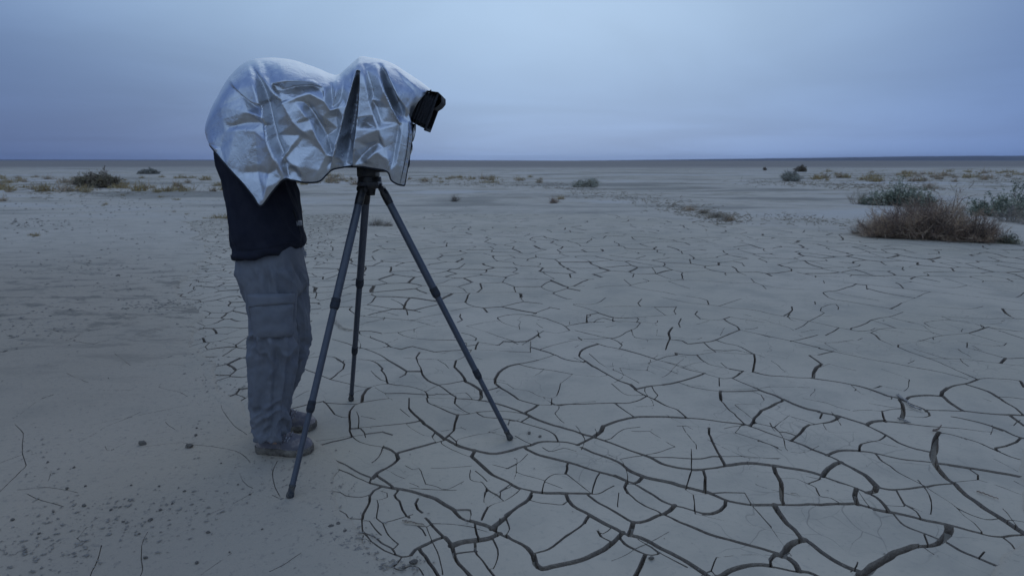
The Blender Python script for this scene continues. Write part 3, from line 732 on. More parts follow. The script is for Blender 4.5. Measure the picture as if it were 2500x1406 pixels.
def plate_mesh(p, hs, dz, tilt, zfun=None, extra=None, deep=0.046, flare=0.004):
    """one slab of dried mud: top, rounded rim and crumbling sides"""
    V, Fc, mi = [], [], []
    cx, cy = p.mean(0)
    ztop = lambda q: lowrelief(q[:, 0], q[:, 1]) + dz + (q[:, 0] - cx) * tilt[0] + (q[:, 1] - cy) * tilt[1]
    if zfun is not None: ztop = lambda q: zfun(q[:, 0], q[:, 1])
    rings = []
    for q in [p] + hs:
        t = np.roll(q, -1, 0) - np.roll(q, 1, 0)
        nrm = np.stack([t[:, 1], -t[:, 0]], 1) / np.maximum(np.hypot(*t.T), 1e-9)[:, None]    # away from the slab
        o = len(V); n = len(q)
        z = ztop(q)
        b = q + nrm * flare
        V += np.column_stack([q, z - 0.0012]).tolist() + np.column_stack([b, z - deep]).tolist()
        for i in range(n):
            j = (i + 1) % n
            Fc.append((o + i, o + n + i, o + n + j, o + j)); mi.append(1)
        rings.append((o, n))
    pts, edges = [], []
    idx = []
    for o, n in rings:
        s = len(pts)
        pts += [Vector((V[o + i][0], V[o + i][1])) for i in range(n)]
        idx += list(range(o, o + n))
        edges += [(s + i, s + (i + 1) % n) for i in range(n)]
    if extra is not None:
        ze = ztop(extra)
        for (ex_, ey_), z_ in zip(extra, ze):
            idx.append(len(V)); V.append([ex_, ey_, float(z_)]); pts.append(Vector((ex_, ey_)))
    r = delaunay_2d_cdt(pts, edges, [], 0 if hs or extra is not None else 1, 1e-7)
    vc, ff, ov = r[0], r[2], r[3]
    if hs or extra is not None:              # keep the triangles on the solid side of the outlines
        con = set()
        for (a, b), src in zip(r[1], r[4]):
            if not src: continue
            ea, eb = edges[src[0]] if src[0] < len(edges) else (None, None)
            if ea is None: continue
            con.add((a, b) if (vc[b] - vc[a]).dot(pts[eb] - pts[ea]) > 0 else (b, a))
        owner = {}
        for ti, f in enumerate(ff):
            for k in range(3): owner[(f[k], f[(k + 1) % 3])] = ti
        state = [0] * len(ff)
        for (a, b) in con:
            if (a, b) in owner: state[owner[(a, b)]] = 1
            if (b, a) in owner and state[owner[(b, a)]] == 0: state[owner[(b, a)]] = -1
        stack = [i for i, v in enumerate(state) if v]
        while stack:
            ti = stack.pop(); f = ff[ti]
            for k in range(3):
                e = (f[(k + 1) % 3], f[k])
                if e in owner and e not in con and (e[1], e[0]) not in con:
                    tj = owner[e]
                    if state[tj] == 0: state[tj] = state[ti]; stack.append(tj)
        for ti, f in enumerate(ff):              # large doubtful triangles: test against the outlines themselves
            if state[ti] == 1: continue
            e1, e2 = vc[f[1]] - vc[f[0]], vc[f[2]] - vc[f[0]]
            if abs(e1.cross(e2)) < 6e-4 * vc[f[0]].y: continue
            c = (vc[f[0]] + vc[f[1]] + vc[f[2]]) / 3
            if inside((c.x, c.y), p) and not any(inside((c.x, c.y), h) for h in hs): state[ti] = 1
        ff = [f for f, v in zip(ff, state) if v == 1]
    mp = {}
    for k, orig in enumerate(ov):
        if orig: mp[k] = idx[orig[0]]
        else:
            mp[k] = len(V); xy = np.array([[vc[k].x, vc[k].y]])
            V.append([vc[k].x, vc[k].y, float(ztop(xy)[0])])
    for f in ff:
        g = tuple(mp[k] for k in f)
        if len(set(g)) == len(g): Fc.append(g); mi.append(0)
    return V, Fc, mi

def shown(p):
    """area in the photograph"""
    x, y = topx(p[:, 0], p[:, 1])
    x, y = np.clip(x, 0, 2500), np.clip(y, 0, 1406)
    return abs(0.5 * np.sum(x * np.roll(y, -1) - np.roll(x, -1) * y))
order = sorted(range(len(outer)), key=lambda i: -shown(outer[i][1]))
GROUND_PLATES = []
restV, restF, restM = [], [], []
for rank, i in enumerate(order):
    a, p = outer[i]
    small = min(1.0, a / 0.05)
    dz = (rng.random() - 0.5) * 0.004 * (a < 1.0) - 0.004 * (1 - small)
    tilt = ((rng.random() - .5) * 0.012, (rng.random() - .5) * 0.012) if a < 0.5 else (0, 0)
    V, Fc, mi = plate_mesh(p, hole_of[i], dz, tilt)
    if rank < 290 and shown(p) > 60:
        GROUND_PLATES.append((V, Fc, mi))
    else:
        o = len(restV)
        restV += V; restF += [tuple(k + o for k in f) for f in Fc]; restM += mi

# ------------------------------------------------------------------ the ground sheet itself
DS = 0.0060
sl_ = np.concatenate([-np.geomspace(6, 1.06, 24)[:-1], np.arange(-1.06, -0.20, DS), np.arange(-0.20, 1.06, 0.011), np.geomspace(1.06, 6, 24)[1:]])
t_dense = np.arange(math.log(1.62), math.log(5.0), DS)
yl_ = np.concatenate([np.geomspace(0.75, 1.62, 14)[:-1], np.exp(t_dense), np.exp(np.arange(t_dense[-1] + 0.0045, math.log(8), 0.0045)), np.exp(np.arange(math.log(8) + 0.006, math.log(70), 0.010)), np.geomspace(72, 14000, 90)])
GX = yl_[:, None] * sl_[None, :]
GY = yl_[:, None] + 0 * sl_[None, :]
gbd = bed_dist(GX, GY)
gbd = gbd + np.where(GY < 17, 0.10 * (fbm(GX * 5, GY * 5, 27, 2) - 0.5) + 0.30 * (vnoise(GX * 1.9, GY * 1.9, 28) - 0.5), 0)
def relief(x, y):
    rough = fbm(x * 9, y * 9, 41, 3)
    patch = sstep(fbm(x * 0.9 + 5, y * 0.7, 43, 3), 0.46, 0.66)
    return lowrelief(x, y) + (y < 26) * (0.006 * (fbm(x * 2.3, y * 2.3, 45, 3) - 0.5) + patch * (0.010 + 0.016 * sstep(y, 3.2, 6.0)) * (np.abs(rough - 0.5) * 2) ** 0.8
            + 0.030 * sstep(y, 3.5, 7.0) * (fbm(x * 1.5, y * 1.1, 49, 4) - 0.5) + 0.0035 * patch * (vnoise(x * 45, y * 45, 47) - 0.5))
GZ = relief(GX, GY)
GZ += sstep(GY, 14, 40) * 0.09 * (fbm(GX * 0.10, GY * 0.22, 51, 4) - 0.5) + sstep(GY, 60, 400) * 0.5 * (fbm(GX * 0.012, GY * 0.02, 53, 3) - 0.5)
# the smooth mud on the near left is one thin sheet with fine cracks right through it
def sheet_dist(x, y, bedd):
    return np.minimum(np.minimum(-0.07 - bedd, 4.7 - y), np.minimum((x / np.maximum(y, 0.1) + 1.0) * y, y - 1.56))
LS = 0.0013
lrow = np.arange(math.log(1.52), math.log(4.9), LS); lcol = np.arange(-1.03, -0.16, LS)
ly = np.exp(lrow)
LX = ly[:, None] * lcol[None, :]; LY = ly[:, None] + 0 * lcol[None, :]
LD = np.full(LX.shape, 0.05)
stamp(LD, ly, lcol, load(FINE), 0.62, 0.03)
def wf_hair(e, y):
    return np.where(((e * 13.7) % 1.0) < 0.80, -1.0, np.maximum(0.0009, 0.00060 * y))
for a_ in range(0, len(ly), 160):
    sl = slice(a_, a_ + 160)
    LD[sl] = np.minimum(LD[sl], voronoi_cracks(LX[sl], LY[sl], 0.30, 170, 0.14, wf_hair))
LD += 0.0006 * (vnoise(LX * 60, LY * 60, 23) - 0.5)
lb = np.repeat(np.repeat(bed_dist(LX[::4, ::4], LY[::4, ::4]), 4, 0), 4, 1)[:LX.shape[0], :LX.shape[1]]
lb = lb + 0.10 * (fbm(LX * 5, LY * 5, 27, 2) - 0.5) + 0.30 * (vnoise(LX * 1.9, LY * 1.9, 28) - 0.5)
LD = np.minimum(LD, np.clip(sheet_dist(LX, LY, lb) + 0.03, -0.05, 0.05))
Lp = np.full((LD.shape[0] + 2, LD.shape[1] + 2), -0.02); Lp[1:-1, 1:-1] = LD
lo_, lh_ = [], []
for lp in contours(Lp):
    y = np.exp(lrow[0] + (lp[:, 0] - 1) * LS); x = y * (lcol[0] + (lp[:, 1] - 1) * LS)
    p = np.stack([x, y], 1).astype(float)
    a_ = 0.5 * np.sum(p[:, 0] * np.roll(p[:, 1], -1) - np.roll(p[:, 0], -1) * p[:, 1])
    if abs(a_) < 3e-5: continue
    p = thin(p, np.append(0.00030 * y, 0.00030 * y[0]))
    if len(p) >= 4: (lo_ if (a_ > 0) == SOLID_CCW else lh_).append((a_, p if SOLID_CCW else p[::-1]))
SHEETS = []
ex_all = np.stack([LX[::22, ::22].ravel(), LY[::22, ::22].ravel()], 1) + (nrg.random((LX[::22, ::22].size, 2)) - 0.5) * 0.012
ld_all = LD[::22, ::22].ravel()
ex_all = ex_all[ld_all > 0.012]
for a_, p in sorted(lo_, key=lambda t: abs(t[0])):
    hs = []
    for h in list(lh_):
        if inside(h[1][0], p): hs.append(h[1]); lh_.remove(h)
    bx0, bx1 = p.min(0), p.max(0)
    cand = ex_all[((ex_all > bx0) & (ex_all < bx1)).all(1)] if abs(a_) > 0.01 else ex_all[:0]
    SHEETS.append(plate_mesh(p, hs, 0, (0, 0), relief, cand, 0.010, 0.0003))
GZ -= 0.012 * sstep(sheet_dist(GX, GY, gbd), 0.0, 0.05)
GZ += 0.003 - 0.046 * sstep(gbd, 0.0, 0.06)
nR, nC = GX.shape
ii = (np.arange(nR - 1)[:, None] * nC + np.arange(nC - 1)[None, :]).ravel()
gf = np.stack([ii, ii + 1, ii + nC + 1, ii + nC], 1)
gv = np.stack([GX, GY, GZ], -1).reshape(-1, 3)
o = len(gv)
gv = np.vstack([gv, [[-16000, -16000, -0.6], [16000, -16000, -0.6], [16000, 16000, -0.6], [-16000, 16000, -0.6]]])
me = bpy.data.meshes.new('ground')
me.vertices.add(len(gv)); me.vertices.foreach_set('co', gv.ravel())
nf = len(gf) + 1
li = np.concatenate([gf.ravel(), np.arange(o, o + 4)]).astype(np.int32)
me.loops.add(len(li)); me.loops.foreach_set('vertex_index', li)
me.polygons.add(nf); me.polygons.foreach_set('loop_start', np.arange(nf, dtype=np.int32) * 4)
me.polygons.foreach_set('use_smooth', np.ones(nf, bool))
me.update(calc_edges=True); me.validate()
me.materials.append(DESERT)
ground = tag(link(bpy.data.objects.new('ground', me)), kind='structure')

def add_plate(name, V, Fc, mi, top=None):
    me = bpy.data.meshes.new(name)
    me.from_pydata(V, [], Fc)
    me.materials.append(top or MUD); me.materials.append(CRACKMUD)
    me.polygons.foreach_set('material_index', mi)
    me.update()
    return link(bpy.data.objects.new(name, me), ground)
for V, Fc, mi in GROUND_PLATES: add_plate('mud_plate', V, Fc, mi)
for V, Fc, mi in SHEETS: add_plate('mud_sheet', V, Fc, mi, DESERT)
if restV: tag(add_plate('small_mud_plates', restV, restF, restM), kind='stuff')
def ground_z(x, y):
    """height of the walkable surface"""
    x, y = np.asarray(x, float), np.asarray(y, float)
    return lowrelief(x, y) + 0.0
print('plates', len(GROUND_PLATES), 'rest verts', len(restV), 'holes', len(holes))

# ------------------------------------------------------------------ modelling helpers for things
def tube(p0, p1, r0, r1, n=16, caps=True):
    """tapered tube between two points -> verts, faces"""
    p0, p1 = Vector(p0), Vector(p1)
    return sweep([p0, p1], [r0, r1], n, caps)
def sweep(pts, radii, n=10, caps=True, up=None):
    pts = [Vector(p) for p in pts]
    V, Fc = [], []
    ref = Vector(up) if up is not None else Vector((0.13, 0.97, 0.21))
    for i, p in enumerate(pts):
        t = (pts[min(i + 1, len(pts) - 1)] - pts[max(i - 1, 0)]).normalized()
        a = t.cross(ref)
        if a.length < 1e-4: a = t.cross(Vector((1, 0, 0)))
        a.normalize(); b = t.cross(a)
        ref = b if up is None and False else ref
        for k in range(n):
            an = 2 * math.pi * k / n
            V.append(p + (a * math.cos(an) + b * math.sin(an)) * radii[i])
    for i in range(len(pts) - 1):
        for k in range(n):
            j = (k + 1) % n
            Fc.append((i * n + k, i * n + j, (i + 1) * n + j, (i + 1) * n + k))
    if caps:
        Fc.append(tuple(range(n - 1, -1, -1)))
        Fc.append(tuple(range((len(pts) - 1) * n, len(pts) * n)))
    return V, Fc
def join(*parts):
    V, Fc = [], []
    for v, f in parts:
        o = len(V)
        V += list(v); Fc += [tuple(i + o for i in q) for q in f]
    return V, Fc
def boxm(c, half, rot=None, bev=0.0):
    """bevelled box -> verts, faces"""
    bm = bmesh.new()
    bmesh.ops.create_cube(bm, size=2)
    for v in bm.verts: v.co = Vector((v.co.x * half[0], v.co.y * half[1], v.co.z * half[2]))
    if bev: bmesh.ops.bevel(bm, geom=bm.edges[:], offset=bev, segments=2, affect='EDGES', profile=0.6)
    bm.verts.index_update()
    V = [(rot @ v.co if rot else v.co) + Vector(c) for v in bm.verts]
    Fc = [tuple(v.index for v in f.verts) for f in bm.faces]
    bm.free()
    return V, Fc
def part(name, vf, mat, root, smooth=True, angle=40, label=None):
    """a part in world coordinates under its thing (an Empty or another part)"""
    V, Fc = vf
    base = root
    off = Vector((0, 0, 0))
    r = root
    while r is not None: off += Vector(r.location); r = r.parent
    me = bpy.data.meshes.new(name)
    me.from_pydata([(v[0] - off[0], v[1] - off[1], v[2] - off[2]) for v in V], [], Fc)
    me.update()
    if mat: me.materials.append(mat)
    if smooth:
        me.polygons.foreach_set('use_smooth', [True] * len(me.polygons))
        if angle < 180:
            try: me.set_sharp_from_angle(angle=R(angle))
            except Exception: pass
    o = link(bpy.data.objects.new(name, me), root)
    if label: o['label'] = label
    return o
def simple_mat(name, col, rough=0.6, metal=0.0, nscale=0, nstr=0.2, col2=None, spec=0.4, cscale=8, dist=0.003):
    m = M(name)
    c = col
    if col2 is not None:
        c = m.mix(m.rng(m.noise(cscale, 4, 0.65).outputs['Fac'], 0.35, 0.68), col, col2)
    m.set(Base_Color=c, Roughness=rough, Metallic=metal, Specular_IOR_Level=spec)
    if nscale: m.set(Normal=m.bump(m.noise(nscale, 3, 0.6).outputs['Fac'], nstr, dist))
    return m.m

# ------------------------------------------------------------------ tripod
CARBON = simple_mat('satin_carbon_tube', (0.050, 0.055, 0.070), 0.34, 0.0, 900, 0.15, (0.062, 0.067, 0.082), 0.5, 30, 0.0005)
RUBBER = simple_mat('black_rubber', (0.018, 0.020, 0.026), 0.6, 0.0, 260, 0.3, (0.030, 0.031, 0.036), 0.35, 60)
ALLOY = simple_mat('black_anodised_metal', (0.022, 0.022, 0.025), 0.42, 0.6, 200, 0.1, (0.05, 0.045, 0.04), 0.5, 40)
DUSTY = simple_mat('dusty_rubber_foot', (0.03, 0.032, 0.038), 0.8, 0.0, 120, 0.4, (0.12, 0.105, 0.085), 0.3, 70)
feet = [np.array([*gp(707, 1214), 0.0]), np.array([*gp(857, 976), 0.0]), np.array([*gp(1247, 1071), 0.0])]
TC = sum(feet) / 3
for f in feet: f[2] = float((relief if 'relief' in globals() and bed_dist(f[0:1], f[1:2])[0] < 0 else lowrelief)(f[0:1], f[1:2])[0]) + 0.001
TRI_Z = 1.185
TX, TY = at(903, 452, TC[1])[0], TC[1]
tripod = tag(empty('tripod', (TX, TY, 0)), 'black carbon tripod with three extended legs standing on the cracked mud', 'tripod')
crown = boxm((TX, TY, TRI_Z + 0.012), (0.046, 0.046, 0.016), None, 0.008)
plate_ = tube((TX, TY, TRI_Z + 0.026), (TX, TY, TRI_Z + 0.046), 0.052, 0.050, 28)
collar_ = tube((TX, TY, TRI_Z - 0.034), (TX, TY, TRI_Z + 0.02), 0.020, 0.030, 20)
part('crown', join(crown, plate_, collar_), ALLOY, tripod)
for i, f in enumerate(feet):
    d = np.array([f[0] - TX, f[1] - TY]); d /= np.hypot(*d)
    hinge = np.array([TX + d[0] * 0.052, TY + d[1] * 0.052, TRI_Z - 0.004])
    ax = f - hinge; Lg = np.linalg.norm(ax); ax /= Lg
    pt = lambda s: hinge + ax * s
    side = np.array([-d[1], d[0], 0.0])
    u1, u2 = 0.392 * Lg, 0.722 * Lg
    leg = part('leg', sweep([pt(0.050), pt(0.056), pt(u1 - 0.01), pt(u1)], [0.0145, 0.0168, 0.0168, 0.0160], 22), CARBON, tripod)
    part('hinge', join(tube(hinge - side * 0.021, hinge + side * 0.021, 0.013, 0.013, 18),
                       sweep([hinge + ax * 0.004, pt(0.022), pt(0.050), pt(0.074)], [0.015, 0.0185, 0.0190, 0.0178], 20),
                       boxm(hinge + np.array([d[0] * -0.012, d[1] * -0.012, 0.012]), (0.013, 0.013, 0.010), None, 0.003)), ALLOY, leg)
    part('middle_section', sweep([pt(u1 - 0.02), pt(u2)], [0.0140, 0.0140], 20), CARBON, leg)
    part('lower_section', sweep([pt(u2 - 0.02), pt(Lg - 0.035)], [0.0116, 0.0116], 20), CARBON, leg)
    for u, r in ((u1, 0.0168), (u2, 0.0140)):
        prof = [(-0.024, r * 1.00), (-0.022, r * 1.12), (-0.010, r * 1.17), (-0.008, r * 1.11), (-0.005, r * 1.11), (-0.003, r * 1.19), (0.016, r * 1.16), (0.018, r * 1.05), (0.024, r * 0.98)]
        part('twist_lock', sweep([pt(u + a) for a, _ in prof], [b for _, b in prof], 24), RUBBER, leg)
    prof = [(-0.052, 0.0119), (-0.050, 0.0136), (-0.044, 0.0138), (-0.042, 0.0122), (-0.026, 0.0122), (-0.016, 0.0150), (-0.006, 0.0158), (0.000, 0.0125)]
    part('foot', sweep([pt(Lg + a) for a, _ in prof], [b for _, b in prof], 22), DUSTY, leg)

# ------------------------------------------------------------------ view camera under the cloth
BLACKCLOTH = simple_mat('black_bellows_cloth', (0.014, 0.014, 0.017), 0.7, 0.0, 300, 0.3, (0.024, 0.023, 0.027), 0.3, 80)
viewcam = tag(empty('view_camera', (TX, TY, TRI_Z + 0.046)), 'large view camera on the tripod with black pleated lens hood poking out of the cloth', 'camera')
def P3(px, py, dy=0.0): return Vector(at(px, py, TY - dy))
zb = TRI_Z + 0.046
part('mounting_block', join(boxm((TX - 0.004, TY, zb + 0.020), (0.040, 0.045, 0.020), None, 0.004), boxm((TX + 0.060, TY, zb + 0.034), (0.075, 0.040, 0.014), None, 0.003)), ALLOY, viewcam)
part('base_rail', boxm((TX + 0.02, TY, zb + 0.060), (0.145, 0.045, 0.012), None, 0.003), ALLOY, viewcam)
part('rear_standard', join(boxm((TX - 0.11, TY, zb + 0.20), (0.026, 0.088, 0.105), None, 0.006), boxm((TX - 0.140, TY, zb + 0.20), (0.008, 0.082, 0.098), None, 0.003)), ALLOY, viewcam)
part('front_standard', boxm((TX + 0.13, TY, zb + 0.20), (0.014, 0.09, 0.10), None, 0.004), ALLOY, viewcam)
def pleats(c0, c1, h0, h1, w0, w1, n, upv, depth=0.006, droop=0.0):
    """square bellows from c0 to c1"""
    c0, c1 = Vector(c0), Vector(c1)
    t = (c1 - c0).normalized(); s = Vector((0, 1, 0)); u = s.cross(t).normalized() * -1
    if u.z < 0: u = -u
    V, Fc = [], []
    for i in range(2 * n + 1):
        k = i / (2 * n)
        c = c0.lerp(c1, k) - Vector((0, 0, droop * k * k))
        o = depth if i % 2 else 0.0
        h, w = h0 + (h1 - h0) * k - o, w0 + (w1 - w0) * k - o
        r = 0.016
        ring = []
        for sx, sz in ((-1, -1), (1, -1), (1, 1), (-1, 1)):
            ring += [c + s * (sx * w) + u * (sz * (h - r)), c + s * (sx * (w - r)) + u * (sz * h)][::1 if sx * sz > 0 else -1]
        V += ring
    m = 8
    for i in range(2 * n):
        for k in range(m):
            j = (k + 1) % m
            Fc.append((i * m + k, i * m + j, (i + 1) * m + j, (i + 1) * m + k))
    return V, Fc
part('bellows', pleats((TX - 0.08, TY, zb + 0.20), (TX + 0.12, TY, zb + 0.20), 0.085, 0.07, 0.080, 0.07, 14, None), BLACKCLOTH, viewcam, smooth=False)
part('lens', sweep([(TX + 0.12, TY, zb + 0.20), (TX + 0.15, TY, zb + 0.20), (TX + 0.152, TY, zb + 0.195), (TX + 0.20, TY, zb + 0.185)], [0.045, 0.045, 0.036, 0.038], 26), ALLOY, viewcam)
h0, h1 = P3(1000, 253), P3(1059, 278)
hood = part('lens_hood', pleats(h0, h1, 0.066, 0.074, 0.070, 0.078, 9, None, 0.004), BLACKCLOTH, viewcam, smooth=False)
tdir = (h1 - h0).normalized(); uh = Vector((0, 1, 0)).cross(tdir); uh = uh if uh.z > 0 else -uh
# stiff front frame of the hood and the flap drooping from its top
fr_ = []
for a, b, c_, d_ in ((0, 1, 0.080, 0.006), (0, -1, 0.080, 0.006), (1, 0, 0.006, 0.078), (-1, 0, 0.006, 0.078)):
    cc = h1 + Vector((0, 1, 0)) * (a * 0.078) + uh * (b * 0.074)
    rm = Matrix((tdir, Vector((0, 1, 0)), uh)).transposed()
    fr_.append(boxm(cc, (0.004, c_, d_), rm, 0.002))
part('frame', join(*fr_), BLACKCLOTH, hood)
fl = []
fp = [h1 + uh * 0.072 - tdir * 0.050, h1 + uh * 0.084 - tdir * 0.004, h1 + uh * 0.076 + tdir * 0.016, h1 + uh * 0.056 + tdir * 0.024, h1 + uh * 0.036 + tdir * 0.018, h1 + uh * 0.016 + tdir * 0.004]
fv, ff_ = [], []
for k in range(9):
    yy = -0.082 + 0.164 * k / 8
    for q in fp: fv.append(q + Vector((0, yy, 0.003 * math.sin(k * 1.9))))
for k in range(8):
    for q in range(5): ff_.append((k * 6 + q, k * 6 + q + 1, k * 6 + q + 7, k * 6 + q + 6))
part('flap', (fv, ff_), BLACKCLOTH, hood)

# ------------------------------------------------------------------ silver dark cloth over camera and photographer
CY = TY                                        # plane of the ridge
# columns from the ridge (top) down to the hem: photo pixels of the outline, sideways bow, half depth of what it hangs over
# (top x, top y, hem x, hem y, bow in px, half depth at the shoulder, half depth at the hem)
COLS = [
 (512,352, 512,353,   0, 0.010, 0.010),
 (500,318, 513,356,  -2, 0.060, 0.120),
 (513,272, 524,370,  -4, 0.110, 0.170),
 (532,235, 547,398,  -3, 0.150, 0.205),
 (556,194, 570,424,  -2, 0.182, 0.225),
 (588,160, 596,452,   0, 0.205, 0.235),
 (616,146, 618,480,   2, 0.222, 0.252),
 (640,142, 637,503,   4, 0.235, 0.262),
 (664,141, 664,470,   6, 0.242, 0.262),
 (690,143, 693,438,   8, 0.244, 0.255),
 (716,147, 714,441,   8, 0.238, 0.245),
 (745,156, 745,446,   6, 0.226, 0.232),
 (778,168, 779,443,   3, 0.205, 0.215),
 (806,180, 797,427,   0, 0.185, 0.200),
 (826,182, 812,414,  -2, 0.172, 0.185),
 (850,163, 838,409,  -4, 0.160, 0.165),
 (868,147, 858,406,  -4, 0.150, 0.150),
 (882,138, 880,407,  -3, 0.145, 0.152),
 (906,141, 912,412,   0, 0.150, 0.165),
 (934,146, 945,419,   4, 0.155, 0.170),
 (962,157, 955,440,  10, 0.150, 0.165),
 (990,175, 970,450,   6, 0.140, 0.150),
 (1022,196, 982,453, -8, 0.125, 0.140),
 (1052,219, 988,453, -26, 0.098, 0.132),
]
NU, NV = 300, 130
def crom(P, u):
    P = np.asarray(P, float)
    n = len(P)
    x = u * (n - 1)
    i = np.clip(np.floor(x).astype(int), 0, n - 2)
    t = (x - i)[:, None]
    a, b, c, d = P[np.maximum(i - 1, 0)], P[i], P[i + 1], P[np.minimum(i + 2, n - 1)]
    m0, m1 = (c - a) * 0.5, (d - b) * 0.5
    return (2 * t ** 3 - 3 * t ** 2 + 1) * b + (t ** 3 - 2 * t ** 2 + t) * m0 + (-2 * t ** 3 + 3 * t ** 2) * c + (t ** 3 - t ** 2) * m1
uu = np.linspace(0, 1, NU)
CC = crom(COLS, uu)
vv = np.linspace(0, 1, NV) ** 1.35
cpx = CC[:, 0:1] + (CC[:, 2:3] - CC[:, 0:1]) * vv + CC[:, 4:5] * np.sin(np.pi * vv)
cpy = CC[:, 1:2] + (CC[:, 3:4] - CC[:, 1:2]) * vv
# the right edge is cut back round the lens hood, then runs down the zip
rp = np.array([(0.0, 1052, 219), (0.10, 1036, 233), (0.20, 1021, 250), (0.31, 1009, 271), (0.40, 1002, 290), (0.46, 1005, 303), (0.55, 1007, 330), (0.75, 999, 388), (1.0, 988, 453)])
ex, ey = np.interp(vv, rp[:, 0], rp[:, 1]), np.interp(vv, rp[:, 0], rp[:, 2])
wgt = sstep(uu, 0.80, 1.0)[:, None] ** 1.5
cpx = cpx + wgt * (ex - cpx[-1])[None, :]
cpy = cpy + wgt * (ey - cpy[-1])[None, :]
v0 = 0.26
prof = np.where(vv < v0, np.sqrt(np.maximum(0, 1 - (1 - vv / v0) ** 2)), 1.0)
depth = (CC[:, 5:6] + (CC[:, 6:7] - CC[:, 5:6]) * sstep(vv, v0, 1.0)) * prof
# folds: (kind, width px, height m, [x, y, ...]) as seen on the near side
FOLDS = [
 ('ridge', 12, 0.022, [601,150, 619,186, 638,253, 652,314, 664,358, 685,405, 694,436]),
 ('valley', 8, 0.022, [616,166, 632,196, 651,250, 664,310, 677,356, 696,400, 704,432]),
 ('ridge', 11, 0.016, [629,146, 641,183, 664,215, 693,250, 722,300, 763,337]),
 ('valley', 9, 0.012, [640,150, 655,190, 682,226]),
 ('ridge', 12, 0.020, [559,190, 582,218, 617,248, 639,254]),
 ('valley', 12, 0.016, [563,208, 590,236, 622,262, 640,262]),
 ('ridge', 14, 0.016, [664,206, 700,197, 735,196, 765,198, 792,214]),
 ('valley', 13, 0.020, [672,222, 715,214, 757,212, 786,226]),
 ('ridge', 9, 0.012, [690,247, 720,240, 757,228, 790,222]),
 ('ridge', 10, 0.018, [793,218, 798,247, 810,266, 828,262, 840,240]),
 ('valley', 9, 0.016, [806,200, 806,232, 812,252]),
 ('ridge', 8, 0.014, [826,184, 823,225, 812,262]),
 ('valley', 9, 0.012, [838,180, 836,215, 828,250]),
 ('ridge', 11, 0.024, [880,142, 866,197, 851,256, 832,329, 814,393, 808,412]),
 ('valley', 13, 0.030, [878,176, 868,230, 860,285, 850,340, 842,400]),
 ('ridge', 9, 0.020, [884,146, 882,200, 877,285, 868,360, 864,404]),
 ('ridge', 9, 0.014, [886,152, 903,235, 915,280, 927,314, 941,361]),
 ('valley', 9, 0.012, [893,170, 905,210, 916,262, 930,300]),
 ('valley', 10, 0.030, [927,160, 941,195, 953,222, 967,256, 985,288]),
 ('ridge', 9, 0.018, [917,152, 930,190, 941,222, 957,262, 975,300]),
 ('ridge', 9, 0.014, [938,148, 955,195, 972,232, 990,262]),
 ('valley', 8, 0.010, [960,165, 985,200, 1010,222]),
 ('ridge', 9, 0.010, [968,165, 1000,195, 1030,222]),
 ('ridge', 8, 0.014, [722,250, 752,285, 781,343, 800,375, 812,393]),
 ('valley', 9, 0.014, [740,250, 768,285, 795,335, 810,370]),
 ('ridge', 8, 0.008, [688,386, 712,358, 733,330]),
 ('valley', 7, 0.007, [694,390, 718,362, 738,336]),
 ('ridge', 8, 0.010, [755,292, 790,284, 822,283]),
 ('valley', 8, 0.010, [560,312, 600,303, 640,302, 652,312]),
 ('ridge', 9, 0.010, [556,322, 600,316, 648,322]),
 ('ridge', 8, 0.010, [545,200, 540,260, 552,320]),
 ('valley', 10, 0.014, [595,425, 625,424, 655,422]),
 ('ridge', 7, 0.012, [655,420, 653,455, 645,490]),
 ('ridge', 8, 0.012, [671,470, 684,440, 676,412]),
 ('ridge', 9, 0.014, [708,398, 728,404, 742,430]),
 ('valley', 8, 0.012, [702,408, 720,420, 730,442]),
 ('ridge', 8, 0.010, [800,404, 780,415, 764,440]),
 ('ridge', 9, 0.014, [941,361, 920,368, 902,384, 890,398]),
 ('ridge', 8, 0.012, [935,362, 948,388, 952,415]),
 ('valley', 9, 0.012, [925,350, 905,362, 880,385]),
 ('ridge', 8, 0.009, [985,300, 978,350, 968,400, 962,440]),
 ('valley', 8, 0.009, [975,305, 966,350, 958,400]),
 ('ridge', 7, 0.008, [995,310, 990,370, 980,440]),
 ('ridge', 7, 0.007, [905,242, 930,246, 955,262]),
]
FOLDS = [(k, w, h * (0.6 if h <= 0.012 else 1.0) * (1.3 if c[0] > 860 else 1.0), c) for k, w, h, c in FOLDS]
def fold_field(px, py):
    out = np.zeros(px.shape)
    for kind, w, h, c in FOLDS:
        p = smooth_line(np.array(c, float).reshape(-1, 2), 12)
        best = np.full(px.shape, 1e9); sgn = np.zeros(px.shape); along = np.zeros(px.shape)
        n = len(p) - 1
        for i in range(n):
            a, b = p[i], p[i + 1]; e = b - a
            t = np.clip(((px - a[0]) * e[0] + (py - a[1]) * e[1]) / max(e @ e, 1e-9), 0, 1)
            dx, dy = px - a[0] - t * e[0], py - a[1] - t * e[1]
            d = np.hypot(dx, dy); m = d < best
            best = np.where(m, d, best)
            sgn = np.where(m, np.sign(e[0] * dy - e[1] * dx), sgn)
            along = np.where(m, (i + t) / n, along)
        taper = np.minimum(1, np.minimum(along, 1 - along) * 5 + 0.25)
        x = best / w
        if kind == 'ridge': f = np.exp(-np.sqrt(x * x + 0.05) * 1.25)
        elif kind == 'valley': f = -np.exp(-x * x * 0.9)
        else: f = np.where(sgn > 0, np.exp(-x * 0.8), -0.9 * np.exp(-x * 1.2) * np.minimum(1, x * 2.5))
        out += h * taper * f
    return out
